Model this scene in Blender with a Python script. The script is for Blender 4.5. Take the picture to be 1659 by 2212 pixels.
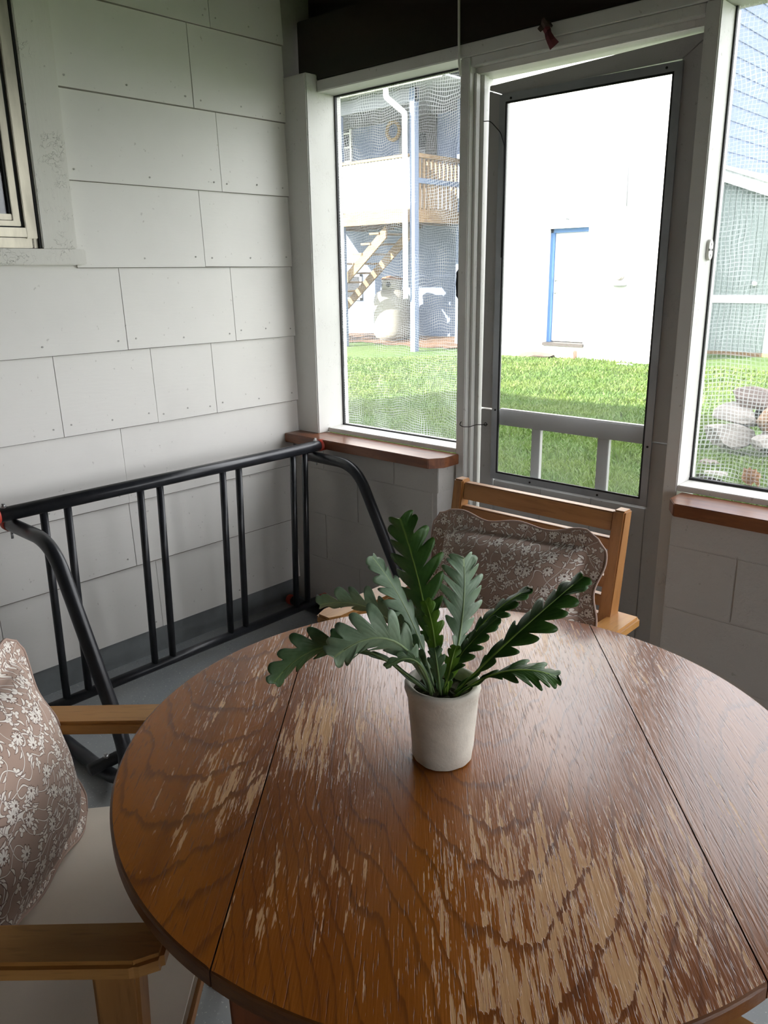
import bpy, bmesh, math, random
import numpy as np
from mathutils import Vector, Matrix

for o in list(bpy.data.objects):
    bpy.data.objects.remove(o, do_unlink=True)
S = bpy.context.scene
COL = S.collection
PI = math.pi

# ---------------------------------------------------------------- camera
cam_d = bpy.data.cameras.new('camera')
cam = bpy.data.objects.new('camera', cam_d)
COL.objects.link(cam)
cam_d.sensor_fit = 'VERTICAL'
cam_d.sensor_height = 36.0
cam_d.lens = 27.98
cam_d.clip_start = 0.02
cam_d.clip_end = 300
yaw, pitch, roll = 0.74682721, 1.28054206, -0.01445378
cam.matrix_world = (Matrix.Translation((2.668, -2.281, 1.45)) @ Matrix.Rotation(yaw, 4, 'Z')
                    @ Matrix.Rotation(pitch, 4, 'X') @ Matrix.Rotation(roll, 4, 'Z'))
S.camera = cam

# ---------------------------------------------------------------- sky, sun, exposure
w = bpy.data.worlds.new('sky')
S.world = w
w.use_nodes = True
bg = w.node_tree.nodes['Background']
bg.inputs[0].default_value = (0.95, 0.965, 1.0, 1)
bg.inputs[1].default_value = 1.25
sun_d = bpy.data.lights.new('sun', 'SUN')
sun_d.energy = 5.5
sun_d.color = (1.0, 0.93, 0.82)
sun_d.angle = math.radians(0.53)
sun = bpy.data.objects.new('sun', sun_d)
COL.objects.link(sun)
to_sun = Vector((-0.38, -0.75, 0.40)).normalized()
sun.rotation_euler = to_sun.to_track_quat('Z', 'Y').to_euler()
sun.location = (-5, -8, 12)
S.view_settings.view_transform = 'Standard'
S.view_settings.look = 'None'
S.view_settings.gamma = 1.0
S.view_settings.use_curve_mapping = False
S.view_settings.exposure = 2.15

# ---------------------------------------------------------------- node helper
class NT:
    def __init__(self, name):
        self.mat = bpy.data.materials.new(name)
        self.mat.use_nodes = True
        self.t = self.mat.node_tree
        self.t.nodes.clear()
        self.out = self.t.nodes.new('ShaderNodeOutputMaterial')
    def n(self, typ, ins=None, **props):
        nd = self.t.nodes.new(typ)
        for k, v in props.items():
            setattr(nd, k, v)
        for k, v in (ins or {}).items():
            s = nd.inputs[k]
            if isinstance(v, bpy.types.NodeSocket):
                self.t.links.new(v, s)
            else:
                if isinstance(v, tuple) and len(v) == 3 and s.type == 'RGBA':
                    v = v + (1,)
                s.default_value = v
        return nd
    def m(self, op, a, b=None, c=None, clamp=False):
        ins = {0: a}
        if b is not None: ins[1] = b
        if c is not None: ins[2] = c
        return self.n('ShaderNodeMath', ins, operation=op, use_clamp=clamp).outputs[0]
    def vm(self, op, a, b=None):
        ins = {0: a}
        if b is not None: ins[1] = b
        return self.n('ShaderNodeVectorMath', ins, operation=op).outputs[0]
    def mix(self, f, a, b):
        nd = self.n('ShaderNodeMix', data_type='RGBA')
        for i, v in ((0, f), (6, a), (7, b)):
            if isinstance(v, bpy.types.NodeSocket): self.t.links.new(v, nd.inputs[i])
            else:
                if isinstance(v, tuple) and len(v) == 3: v = v + (1,)
                nd.inputs[i].default_value = v
        return nd.outputs[2]
    def ss(self, v, lo, hi):
        nd = self.n('ShaderNodeMapRange', {0: v, 1: lo, 2: hi, 3: 0.0, 4: 1.0}, interpolation_type='SMOOTHSTEP')
        return nd.outputs[0]
    def obj(self):
        return self.n('ShaderNodeTexCoord').outputs['Object']
    def sep(self, v):
        o = self.n('ShaderNodeSeparateXYZ', {0: v}).outputs
        return o[0], o[1], o[2]
    def comb(self, x=0.0, y=0.0, z=0.0):
        return self.n('ShaderNodeCombineXYZ', {0: x, 1: y, 2: z}).outputs[0]
    def noise(self, v, scale, detail=3.0, rough=0.5, dist=0.0):
        return self.n('ShaderNodeTexNoise', {'Vector': v, 'Scale': scale, 'Detail': detail, 'Roughness': rough, 'Distortion': dist}).outputs['Fac']
    def scale(self, v, s):
        return self.n('ShaderNodeMapping', {'Vector': v, 'Scale': s}).outputs[0]
    def bump(self, h, strength=0.3, dist=0.002):
        return self.n('ShaderNodeBump', {'Height': h, 'Strength': strength, 'Distance': dist}).outputs[0]
    def bsdf(self, **ins):
        conv = {k.replace('_', ' '): v for k, v in ins.items()}
        b = self.n('ShaderNodeBsdfPrincipled', conv)
        self.t.links.new(b.outputs[0], self.out.inputs[0])
        return b

def simple(name, col, rough=0.6, var=0.12, vscale=8.0, bump=0.0, bscale=60.0, metal=0.0, stretch=(1, 1, 1), col2=None, spec=0.5):
    t = NT(name)
    p = t.scale(t.obj(), stretch)
    nz = t.noise(p, vscale, 4, 0.6)
    c2 = col2 or tuple(c * (1 - var * 2) for c in col)
    c = t.mix(t.ss(nz, 0.3, 0.75), col, c2)
    ins = dict(Base_Color=c, Roughness=rough, Metallic=metal, Specular_IOR_Level=spec)
    if bump:
        ins['Normal'] = t.bump(t.noise(p, bscale, 3, 0.6), bump)
    t.bsdf(**ins)
    return t.mat

MAT = {}

# painted interior timber and siding
def paint(name, col, dirt=0.25, stretch=(1, 1, 1), crack=0.0, rough=0.45, bumps=0.12):
    t = NT(name)
    o = t.obj()
    p = t.scale(o, stretch)
    n1 = t.noise(o, 2.2, 4, 0.6)
    n2 = t.noise(p, 90, 3, 0.65)
    spk = t.ss(t.noise(o, 55, 2, 0.5), 0.70, 0.78)
    c = t.mix(t.ss(n1, 0.35, 0.8), col, tuple(x * 0.93 for x in col))
    c = t.mix(t.m('MULTIPLY', spk, dirt), c, (0.25, 0.22, 0.18))
    h = n2
    if crack:
        q = t.n('ShaderNodeMix', {0: 0.12, 4: t.scale(o, (1, 1, 0.55)), 5: t.n('ShaderNodeTexNoise', {'Vector': o, 'Scale': 30.0, 'Detail': 3.0}).outputs['Color']}, data_type='VECTOR').outputs[1]
        v = t.n('ShaderNodeTexVoronoi', {'Vector': q, 'Scale': 34.0}, feature='DISTANCE_TO_EDGE').outputs['Distance']
        ln = t.m('SUBTRACT', 1.0, t.ss(v, 0.0, 0.035))
        msk = t.ss(t.noise(o, 7, 3, 0.6), 0.50, 0.60)
        ln = t.m('MULTIPLY', ln, msk)
        c = t.mix(t.m('MULTIPLY', ln, 0.55 * crack), c, (0.16, 0.13, 0.1))
        h = t.m('SUBTRACT', t.m('MULTIPLY', n2, 0.5), t.m('MULTIPLY', ln, 1.2))
    t.bsdf(Base_Color=c, Roughness=rough, Normal=t.bump(h, bumps * 3, 0.0012))
    return t.mat

MAT['siding'] = paint('painted_siding', (0.80, 0.78, 0.735), 0.35, (1, 0.12, 1.0))
MAT['trim'] = paint('painted_trim', (0.70, 0.69, 0.655), 0.4, (1, 1, 0.1), crack=0.3)
MAT['casing'] = paint('cracked_casing_paint', (0.76, 0.74, 0.68), 0.5, (1, 1, 0.15), crack=1.0, bumps=0.22)
MAT['door'] = paint('door_paint', (0.45, 0.445, 0.43), 0.5, (1, 1, 0.08), crack=0.2)
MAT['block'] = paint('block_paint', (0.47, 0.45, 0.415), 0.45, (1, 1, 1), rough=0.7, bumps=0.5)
MAT['mortar'] = simple('mortar_paint', (0.50, 0.48, 0.45), 0.85, bump=0.4)
MAT['wall_back_paint'] = simple('dull_back_wall_paint', (0.24, 0.22, 0.20), 0.8)
MAT['joint'] = simple('siding_lip_shadow', (0.24, 0.22, 0.19), 0.95)  # dark tone for the shade under the siding lips
MAT['backing'] = simple('wall_backing', (0.35, 0.33, 0.30), 0.9)
MAT['foundation'] = simple('grey_foundation', (0.20, 0.215, 0.22), 0.75, 0.15, 6, 0.2, 80)
MAT['beam'] = simple('dark_stained_beam', (0.006, 0.004, 0.0035), 0.4, 0.0, 3, 0.2, 40, stretch=(0.3, 2, 2), col2=(0.018, 0.006, 0.004))
MAT['ceiling'] = simple('dark_ceiling_boards', (0.014, 0.010, 0.008), 0.6, 0.2, 3, stretch=(0.3, 4, 1))
MAT['alum'] = simple('weathered_aluminium', (0.62, 0.57, 0.47), 0.42, 0.2, 12, 0.1, 90, metal=0.7, stretch=(1, 1, 0.3))
MAT['alum_dull'] = simple('dull_aluminium', (0.42, 0.44, 0.46), 0.45, 0.1, 9, metal=0.6)
MAT['rubber'] = simple('black_gasket', (0.012, 0.012, 0.013), 0.6)
MAT['black_tube'] = simple('black_powder_coat', (0.012, 0.013, 0.016), 0.30, 0.0, 12, 0.05, 150, col2=(0.026, 0.028, 0.033))
MAT['red_cap'] = simple('red_plastic_cap', (0.52, 0.055, 0.03), 0.5, 0.1)
MAT['steel'] = simple('zinc_bolt', (0.55, 0.55, 0.55), 0.3, metal=1.0)
MAT['white_plastic'] = simple('white_plastic', (0.72, 0.71, 0.66), 0.45, 0.04)
MAT['dark_metal'] = simple('dark_iron', (0.03, 0.025, 0.02), 0.5, metal=0.6)
MAT['dark_slot'] = simple('dark_slot', (0.06, 0.055, 0.05), 0.6)
MAT['red_cloth'] = simple('dark_red_cloth', (0.13, 0.022, 0.03), 0.85)
MAT['brown_cloth'] = simple('brown_cloth', (0.07, 0.04, 0.032), 0.9)
MAT['curtain'] = simple('grey_curtain', (0.30, 0.29, 0.26), 0.9, 0.2, 10)
MAT['interior_dark'] = simple('dark_interior', (0.03, 0.028, 0.025), 0.9)

def concrete():
    t = NT('grey_concrete_floor')
    o = t.obj()
    n1 = t.noise(o, 1.8, 5, 0.65)
    n2 = t.noise(o, 45, 4, 0.7)
    c = t.mix(t.ss(n1, 0.3, 0.7), (0.235, 0.255, 0.265), (0.32, 0.33, 0.325))
    v = t.n('ShaderNodeTexVoronoi', {'Vector': o, 'Scale': 60.0}).outputs['Distance']
    spk = t.m('SUBTRACT', 1.0, t.ss(v, 0.10, 0.20))
    spk = t.m('MULTIPLY', spk, t.ss(t.noise(o, 16, 2, 0.5), 0.5, 0.6))
    c = t.mix(t.m('MULTIPLY', spk, 0.75), c, (0.09, 0.09, 0.09))
    c = t.mix(t.ss(t.noise(o, 130, 2, 0.6), 0.62, 0.72), c, (0.55, 0.55, 0.53))
    t.bsdf(Base_Color=c, Roughness=0.5, Normal=t.bump(n2, 0.25, 0.002))
    return t.mat
MAT['floor'] = concrete()

# worn oak veneer: local x runs across the grain, local y along it (metres)
def oak(name, x0, ydir, worn):
    t = NT(name)
    o = t.obj()
    x, y, z = t.sep(o)
    lo = t.noise(t.scale(o, (3.0, 1.1, 1)), 1.6, 3, 0.5)
    xw = t.m('ADD', x, t.m('MULTIPLY', t.m('SUBTRACT', lo, 0.5), 0.16))
    xr = t.m('SUBTRACT', xw, x0)
    teeth = t.noise(t.scale(o, (75, 6, 1)), 1.0, 3, 0.6)
    big = t.noise(t.scale(o, (14, 3, 1)), 1.0, 2, 0.5)
    f = t.m('ADD', t.m('MULTIPLY', t.m('MULTIPLY', xr, xr), 120.0), t.m('MULTIPLY', y, 10.0 * ydir))
    f = t.m('ADD', f, t.m('MULTIPLY', teeth, 0.55))
    f = t.m('ADD', f, t.m('MULTIPLY', big, 1.3))
    saw = t.m('FRACT', f)
    line = t.m('MULTIPLY', t.ss(saw, 0.0, 0.05), t.m('SUBTRACT', 1.0, t.ss(saw, 0.06, 0.26)))
    pores = t.ss(t.noise(t.scale(o, (420, 22, 1)), 1.0, 2, 0.55), 0.60, 0.70)
    tone = t.noise(t.scale(o, (9, 1.3, 1)), 1.0, 3, 0.55)
    col = t.mix(t.ss(tone, 0.3, 0.72), (0.32, 0.100, 0.009), (0.190, 0.049, 0.005))
    col = t.mix(t.m('MULTIPLY', line, 0.45), col, (0.070, 0.020, 0.006))
    col = t.mix(t.m('MULTIPLY', pores, 0.55), col, (0.085, 0.026, 0.008))
    # finish flaked off along the grain in the most used places
    reg = 0.0
    for cx_, cy_, r_, a_ in worn:
        dx = t.m('MULTIPLY', t.m('SUBTRACT', x, cx_), 1.0 / r_)
        dy = t.m('MULTIPLY', t.m('SUBTRACT', y, cy_), 0.75 / r_)
        d2 = t.m('ADD', t.m('MULTIPLY', dx, dx), t.m('MULTIPLY', dy, dy))
        gsn = t.m('MULTIPLY', t.m('POWER', 2.718, t.m('MULTIPLY', d2, -1.0)), a_)
        reg = gsn if reg == 0.0 else t.m('MAXIMUM', reg, gsn)
    mid = t.noise(t.scale(o, (34, 5, 1)), 1.0, 3, 0.55)
    fine = t.noise(t.scale(o, (230, 15, 1)), 1.0, 3, 0.7)
    wv = t.m('ADD', t.m('MULTIPLY', mid, 0.60), t.m('MULTIPLY', fine, 0.90))
    wv = t.m('ADD', wv, t.m('MULTIPLY', reg, 0.30))
    wv = t.m('SUBTRACT', wv, t.m('MULTIPLY', line, 0.14))
    wear = t.ss(wv, 0.985, 1.012)
    wcol = t.mix(t.ss(fine, 0.4, 0.7), (0.50, 0.255, 0.095), (0.58, 0.335, 0.150))
    col = t.mix(t.m('MULTIPLY', wear, 0.95), col, wcol)
    rough = t.m('ADD', 0.27, t.m('MULTIPLY', wear, 0.30))
    h = t.m('SUBTRACT', t.m('SUBTRACT', 1.0, t.m('MULTIPLY', pores, 0.7)), t.m('MULTIPLY', wear, 0.5))
    h = t.m('ADD', h, t.m('MULTIPLY', t.noise(t.scale(o, (380, 16, 1)), 1.0, 2, 0.5), 0.9))
    nb = t.bump(h, 0.38, 0.0009)
    b = t.bsdf(Base_Color=col, Roughness=rough, Normal=nb, Specular_IOR_Level=0.25, Coat_Weight=0.65, Coat_Roughness=0.15)
    t.t.links.new(nb, b.inputs['Coat Normal'])
    return t.mat
MAT['oak_mid'] = oak('worn_oak_centre', 0.03, -1.0, [(0.13, -0.36, 0.20, 1.0), (0.03, -0.50, 0.15, 0.9), (-0.22, 0.03, 0.13, 0.85), (0.0, -0.27, 0.10, 0.6), (0.12, 0.36, 0.2, 0.7), (-0.2, -0.3, 0.10, 0.55)])
MAT['oak_left'] = oak('worn_oak_left_leaf', -0.40, -1.0, [(-0.36, -0.12, 0.11, 0.7), (-0.33, 0.22, 0.1, 0.55), (-0.42, 0.05, 0.1, 0.45)])
MAT['oak_right'] = oak('worn_oak_right_leaf', 0.50, 1.0, [(0.40, -0.2, 0.12, 0.45), (0.36, 0.2, 0.12, 0.5)])
MAT['oak_edge'] = simple('oak_edge', (0.20, 0.075, 0.018), 0.35, 0.3, 14, 0.15, 120, stretch=(1, 1, 5), col2=(0.12, 0.04, 0.011))
MAT['oak_leg'] = simple('oak_leg', (0.22, 0.062, 0.016), 0.4, 0.25, 10, 0.15, 90, stretch=(4, 4, 0.5))

def timber(name, c1, c2, rough=0.45, stretch=(8, 1, 8), coat=0.0):
    t = NT(name)
    o = t.obj()
    p = t.scale(o, stretch)
    n1 = t.noise(p, 3.0, 4, 0.6, 0.6)
    n2 = t.noise(p, 22.0, 2, 0.5)
    c = t.mix(t.ss(n1, 0.3, 0.72), c1, c2)
    c = t.mix(t.m('MULTIPLY', t.ss(n2, 0.55, 0.7), 0.35), c, tuple(x * 0.6 for x in c2))
    t.bsdf(Base_Color=c, Roughness=rough, Normal=t.bump(n2, 0.12, 0.001), Coat_Weight=coat, Coat_Roughness=0.2)
    return t.mat
MAT['chair_y'] = timber('acacia_chair_wood_long', (0.50, 0.25, 0.070), (0.37, 0.165, 0.042), 0.42, (7, 0.8, 7))
MAT['chair_z'] = timber('acacia_chair_wood_upright', (0.42, 0.20, 0.058), (0.30, 0.125, 0.034), 0.42, (7, 7, 0.8))
MAT['chair_x'] = timber('acacia_chair_wood_slat', (0.40, 0.185, 0.055), (0.28, 0.115, 0.032), 0.42, (0.8, 7, 7))
MAT['sill'] = timber('stained_sill', (0.235, 0.085, 0.034), (0.115, 0.034, 0.014), 0.30, (0.9, 9, 6), 0.2)
MAT['deck'] = timber('deck_lumber', (0.25, 0.165, 0.078), (0.17, 0.10, 0.048), 0.7, (0.8, 5, 5))
MAT['seat'] = simple('cream_seat_board', (0.86, 0.79, 0.68), 0.55, 0.06, 3, 0.05, 100)

def floral(name, ground, ground2):
    t = NT(name)
    o = t.obj()
    x, y, z = t.sep(o)
    q = t.comb(x, z, 0.0)
    base = t.mix(t.ss(t.noise(o, 5, 2, 0.5), 0.3, 0.7), ground, ground2)
    white, ink = (0.86, 0.80, 0.73), (0.16, 0.095, 0.075)
    col = base
    # curling stems
    for sc, wd in ((14.0, 0.008), (22.0, 0.010)):
        nz = t.n('ShaderNodeTexNoise', {'Vector': q, 'Scale': sc, 'Detail': 0.0}, noise_dimensions='2D').outputs['Fac']
        d = t.m('ABSOLUTE', t.m('SUBTRACT', nz, 0.5))
        col = t.mix(t.m('SUBTRACT', 1.0, t.ss(d, wd * 1.5, wd * 2.3)), col, ink)
        col = t.mix(t.m('SUBTRACT', 1.0, t.ss(d, wd * 0.9, wd * 1.3)), col, white)
    def motif(scale, kind, col):
        v = t.n('ShaderNodeTexVoronoi', {'Vector': q, 'Scale': scale, 'Randomness': 0.75}, voronoi_dimensions='2D')
        loc = t.vm('SUBTRACT', q, v.outputs['Position'])
        lx, ly, _ = t.sep(loc)
        lx = t.m('MULTIPLY', lx, scale); ly = t.m('MULTIPLY', ly, scale)
        rx, ry, _ = t.sep(v.outputs['Color'])
        ang = t.m('MULTIPLY', rx, 6.283)
        ca, sa = t.m('COSINE', ang), t.m('SINE', ang)
        ux = t.m('ADD', t.m('MULTIPLY', lx, ca), t.m('MULTIPLY', ly, sa))
        uy = t.m('SUBTRACT', t.m('MULTIPLY', ly, ca), t.m('MULTIPLY', lx, sa))
        r = t.m('SQRT', t.m('ADD', t.m('MULTIPLY', ux, ux), t.m('MULTIPLY', uy, uy)))
        th = t.m('ARCTAN2', uy, ux)
        if kind == 'daisy':
            pet = t.m('ABSOLUTE', t.m('COSINE', t.m('MULTIPLY', th, 5.0)))
            R_ = t.m('MULTIPLY', t.m('ADD', 0.30, t.m('MULTIPLY', t.m('POWER', pet, 0.6), 0.70)), 0.40)
            R_ = t.m('MULTIPLY', R_, t.m('ADD', 0.75, t.m('MULTIPLY', t.m('COSINE', th), 0.25)))
            val = t.m('SUBTRACT', r, R_)
        elif kind == 'clover':
            pet = t.m('ABSOLUTE', t.m('COSINE', t.m('MULTIPLY', th, 1.5)))
            R_ = t.m('MULTIPLY', t.m('ADD', 0.12, t.m('MULTIPLY', pet, 0.88)), 0.33)
            val = t.m('SUBTRACT', r, R_)
        else:
            bend = t.m('ADD', uy, t.m('MULTIPLY', t.m('MULTIPLY', ux, ux), 0.9))
            e1 = t.m('DIVIDE', ux, 0.40); e2 = t.m('DIVIDE', bend, 0.115)
            val = t.m('MULTIPLY', t.m('SUBTRACT', t.m('ADD', t.m('MULTIPLY', e1, e1), t.m('ABSOLUTE', e2)), 1.0), 0.11)
        on = t.m('GREATER_THAN', ry, 0.38)
        c1 = t.mix(t.m('MULTIPLY', on, t.m('SUBTRACT', 1.0, t.ss(val, 0.02, 0.04))), col, ink)
        c2 = t.mix(t.m('MULTIPLY', on, t.m('SUBTRACT', 1.0, t.ss(val, -0.03, -0.012))), c1, white)
        if kind == 'daisy':
            c2 = t.mix(t.m('MULTIPLY', on, t.m('SUBTRACT', 1.0, t.ss(r, 0.05, 0.08))), c2, ink)
        return c2
    col = motif(52.0, 'leaf', col)
    col = motif(40.0, 'clover', col)
    col = motif(45.0, 'leaf', col)
    col = motif(25.0, 'daisy', col)
    weave = t.noise(o, 700, 1, 0.5)
    t.bsdf(Base_Color=col, Roughness=0.85, Normal=t.bump(weave, 0.12, 0.0006), Sheen_Weight=0.15)
    return t.mat
MAT['floral'] = floral('taupe_floral_cotton', (0.43, 0.30, 0.235), (0.39, 0.265, 0.205))
MAT['piping'] = simple('taupe_piping', (0.46, 0.33, 0.27), 0.85, 0.05)

def leafmat(name, c1, c2, rib):
    t = NT(name)
    o = t.obj()
    uv = t.n('ShaderNodeAttribute', attribute_name='leafuv').outputs['Vector']
    u, v, _ = t.sep(uv)
    n1 = t.noise(o, 45, 3, 0.6)
    c = t.mix(t.ss(n1, 0.3, 0.7), c1, c2)
    au = t.m('ABSOLUTE', u)
    c = t.mix(t.m('SUBTRACT', 1.0, t.ss(au, 0.015, 0.06)), c, rib)
    vein = t.m('ABSOLUTE', t.m('SINE', t.m('MULTIPLY', t.m('SUBTRACT', v, t.m('MULTIPLY', au, 0.12)), 70.0)))
    t.bsdf(Base_Color=c, Roughness=0.42, Normal=t.bump(t.m('ADD', vein, t.m('MULTIPLY', n1, 0.6)), 0.2, 0.001),
           Transmission_Weight=0.0, Subsurface_Weight=0.0)
    pb = [n for n in t.t.nodes if n.type == 'BSDF_PRINCIPLED'][0]
    tr = t.n('ShaderNodeBsdfTranslucent', {'Color': c})
    mx = t.n('ShaderNodeMixShader', {0: 0.28, 1: pb.outputs[0], 2: tr.outputs[0]})
    t.t.links.new(mx.outputs[0], t.out.inputs[0])
    return t.mat
MAT['leaf_d'] = leafmat('leaf_deep_green', (0.070, 0.165, 0.030), (0.045, 0.120, 0.022), (0.16, 0.29, 0.06))
MAT['leaf_p'] = leafmat('leaf_grey_green', (0.270, 0.375, 0.245), (0.205, 0.310, 0.195), (0.36, 0.48, 0.25))
MAT['leaf_m'] = leafmat('leaf_mid_green', (0.105, 0.190, 0.085), (0.070, 0.140, 0.058), (0.19, 0.29, 0.11))
MAT['leaf_b'] = leafmat('leaf_fresh_green', (0.150, 0.310, 0.026), (0.105, 0.230, 0.022), (0.26, 0.42, 0.07))
MAT['pot'] = simple('cream_ceramic_pot', (0.66, 0.615, 0.53), 0.8, 0.08, 25, 0.35, 220)
MAT['soil'] = simple('dark_moss_soil', (0.030, 0.024, 0.012), 0.95, 0.0, 90, 0.8, 140, col2=(0.060, 0.062, 0.022))

# insect screen: fine woven threads, slack and rippled
def screen(name, freq, haze, line, warp, col=(0.85, 0.88, 0.9)):
    t = NT(name)
    o = t.obj()
    x, y, z = t.sep(o)
    q = t.comb(x, z, 0.0)
    nz = t.n('ShaderNodeTexNoise', {'Vector': q, 'Scale': 4.5, 'Detail': 2.0, 'Roughness': 0.5}, noise_dimensions='2D').outputs['Color']
    a, b, _ = t.sep(nz)
    xx = t.m('ADD', x, t.m('MULTIPLY', t.m('SUBTRACT', a, 0.5), warp))
    zz = t.m('ADD', z, t.m('MULTIPLY', t.m('SUBTRACT', b, 0.5), warp))
    def ln(c):
        d = t.m('ABSOLUTE', t.m('SUBTRACT', t.m('FRACT', t.m('MULTIPLY', c, freq)), 0.5))
        return t.m('SUBTRACT', 1.0, t.ss(d, 0.05, 0.22))
    g = t.m('MAXIMUM', ln(xx), ln(zz))
    vis = t.m('ADD', 0.45, t.m('MULTIPLY', t.ss(t.n('ShaderNodeTexNoise', {'Vector': q, 'Scale': 6.0, 'Detail': 1.0}, noise_dimensions='2D').outputs['Fac'], 0.35, 0.65), 0.65))
    fac = t.m('ADD', haze, t.m('MULTIPLY', t.m('MULTIPLY', g, vis), line))
    tr = t.n('ShaderNodeBsdfTransparent')
    df = t.n('ShaderNodeBsdfDiffuse', {'Color': col})
    tl = t.n('ShaderNodeBsdfTranslucent', {'Color': col})
    m1 = t.n('ShaderNodeMixShader', {0: 0.6, 1: df.outputs[0], 2: tl.outputs[0]})
    m2 = t.n('ShaderNodeMixShader', {0: fac, 1: tr.outputs[0], 2: m1.outputs[0]})
    t.t.links.new(m2.outputs[0], t.out.inputs[0])
    return t.mat
MAT['screen_a'] = screen('insect_screen', 104.0, 0.06, 0.34, 0.07)
MAT['screen_b'] = screen('slack_insect_screen', 86.0, 0.05, 0.34, 0.05)
MAT['screen_d'] = screen('door_screen', 330.0, 0.04, 0.05, 0.01)

def glass():
    t = NT('window_glass')
    g = t.n('ShaderNodeBsdfGlossy', {'Color': (1, 1, 1, 1), 'Roughness': 0.03})
    tr = t.n('ShaderNodeBsdfTransparent', {'Color': (0.75, 0.77, 0.76, 1)})
    fr = t.n('ShaderNodeFresnel', {0: 1.5})
    mx = t.n('ShaderNodeMixShader', {0: fr.outputs[0], 1: tr.outputs[0], 2: g.outputs[0]})
    t.t.links.new(mx.outputs[0], t.out.inputs[0])
    return t.mat
MAT['glass'] = glass()

# outdoors
def lawn():
    t = NT('lawn_ground')
    o = t.obj()
    n1 = t.noise(o, 0.7, 4, 0.6)
    n2 = t.noise(o, 9, 4, 0.7)
    c = t.mix(t.ss(n1, 0.35, 0.7), (0.050, 0.108, 0.012), (0.078, 0.130, 0.017))
    c = t.mix(t.ss(n2, 0.45, 0.75), c, (0.027, 0.055, 0.010))
    t.bsdf(Base_Color=c, Roughness=0.9, Normal=t.bump(t.noise(o, 40, 3, 0.7), 0.8, 0.03))
    return t.mat
MAT['lawn'] = lawn()
def blades():
    t = NT('grass_blades')
    o = t.obj()
    n1 = t.noise(o, 1.1, 3, 0.6)
    n2 = t.noise(o, 60, 2, 0.6)
    c = t.mix(t.ss(n1, 0.35, 0.65), (0.062, 0.140, 0.014), (0.105, 0.170, 0.022))
    c = t.mix(t.ss(n2, 0.45, 0.65), c, (0.12, 0.165, 0.05))
    pb = t.bsdf(Base_Color=c, Roughness=0.6)
    tr = t.n('ShaderNodeBsdfTranslucent', {'Color': c})
    mx = t.n('ShaderNodeMixShader', {0: 0.3, 1: pb.outputs[0], 2: tr.outputs[0]})
    t.t.links.new(mx.outputs[0], t.out.inputs[0])
    return t.mat
MAT['blades'] = blades()
MAT['dirt'] = simple('bare_dirt', (0.15, 0.085, 0.045), 0.95, 0.25, 4, 0.6, 30)
MAT['shade_blue_wall'] = simple('shade_blue_siding', (0.115, 0.155, 0.24), 0.7, 0.03, 2, 0.05, 40)  # blue of the shade on white siding, put into the paint colour
MAT['white_wall'] = simple('white_render', (0.80, 0.80, 0.79), 0.8, 0.03, 2, 0.05, 40)
MAT['white_trim'] = simple('outdoor_white_trim', (0.82, 0.82, 0.80), 0.6, 0.04, 4)
MAT['blue_trim'] = simple('blue_door_trim', (0.075, 0.19, 0.42), 0.6, 0.08, 4)
MAT['grey_soffit'] = simple('grey_soffit', (0.20, 0.215, 0.235), 0.8, 0.06, 3)
MAT['green_board'] = simple('pale_green_boards', (0.29, 0.345, 0.325), 0.75, 0.08, 3, 0.1, 40, stretch=(3, 3, 0.3))
MAT['roofing'] = simple('asphalt_roof', (0.14, 0.14, 0.145), 0.9, 0.2, 20, 0.4, 60)
MAT['tank'] = simple('tank_paint', (0.27, 0.26, 0.225), 0.55, 0.06, 3)
MAT['rust'] = simple('rusty_lid', (0.28, 0.12, 0.05), 0.8, 0.2, 12)
MAT['dark_pane'] = simple('dark_window_pane', (0.018, 0.02, 0.022), 0.12, 0.0)
MAT['dark_door'] = simple('dark_brown_door', (0.035, 0.030, 0.027), 0.6)
MAT['wreath'] = simple('straw_wreath', (0.42, 0.28, 0.10), 0.9)
MAT['stone_a'] = simple('pale_stone', (0.21, 0.195, 0.175), 0.9, 0.18, 5, 0.7, 18)
MAT['stone_b'] = simple('brown_stone', (0.115, 0.088, 0.075), 0.9, 0.2, 5, 0.7, 18)
MAT['stone_c'] = simple('ochre_stone', (0.185, 0.115, 0.062), 0.9, 0.2, 5, 0.7, 18)
MAT['brick'] = simple('old_brick', (0.34, 0.19, 0.14), 0.9, 0.15, 20)
MAT['dry_leaf'] = simple('dry_leaf', (0.42, 0.20, 0.06), 0.8, 0.2, 40, 0.3, 120)
MAT['dark_leaf'] = simple('black_rotten_leaf', (0.02, 0.016, 0.012), 0.85)
MAT['bark'] = simple('bark_debris', (0.055, 0.038, 0.024), 0.95, 0.3, 60, 0.6, 120)

# ---------------------------------------------------------------- mesh helpers
def link(name, me, mat, parent=None, smooth=False):
    o = bpy.data.objects.new(name, me)
    COL.objects.link(o)
    if mat is not None:
        me.materials.append(MAT[mat] if isinstance(mat, str) else mat)
    if smooth:
        me.polygons.foreach_set('use_smooth', [True] * len(me.polygons))
    if parent is not None:
        o.parent = parent
    return o

def from_bm(name, bm, mat, parent=None, smooth=False):
    me = bpy.data.meshes.new(name)
    bmesh.ops.recalc_face_normals(bm, faces=bm.faces)
    bm.to_mesh(me)
    bm.free()
    return link(name, me, mat, parent, smooth)

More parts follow.
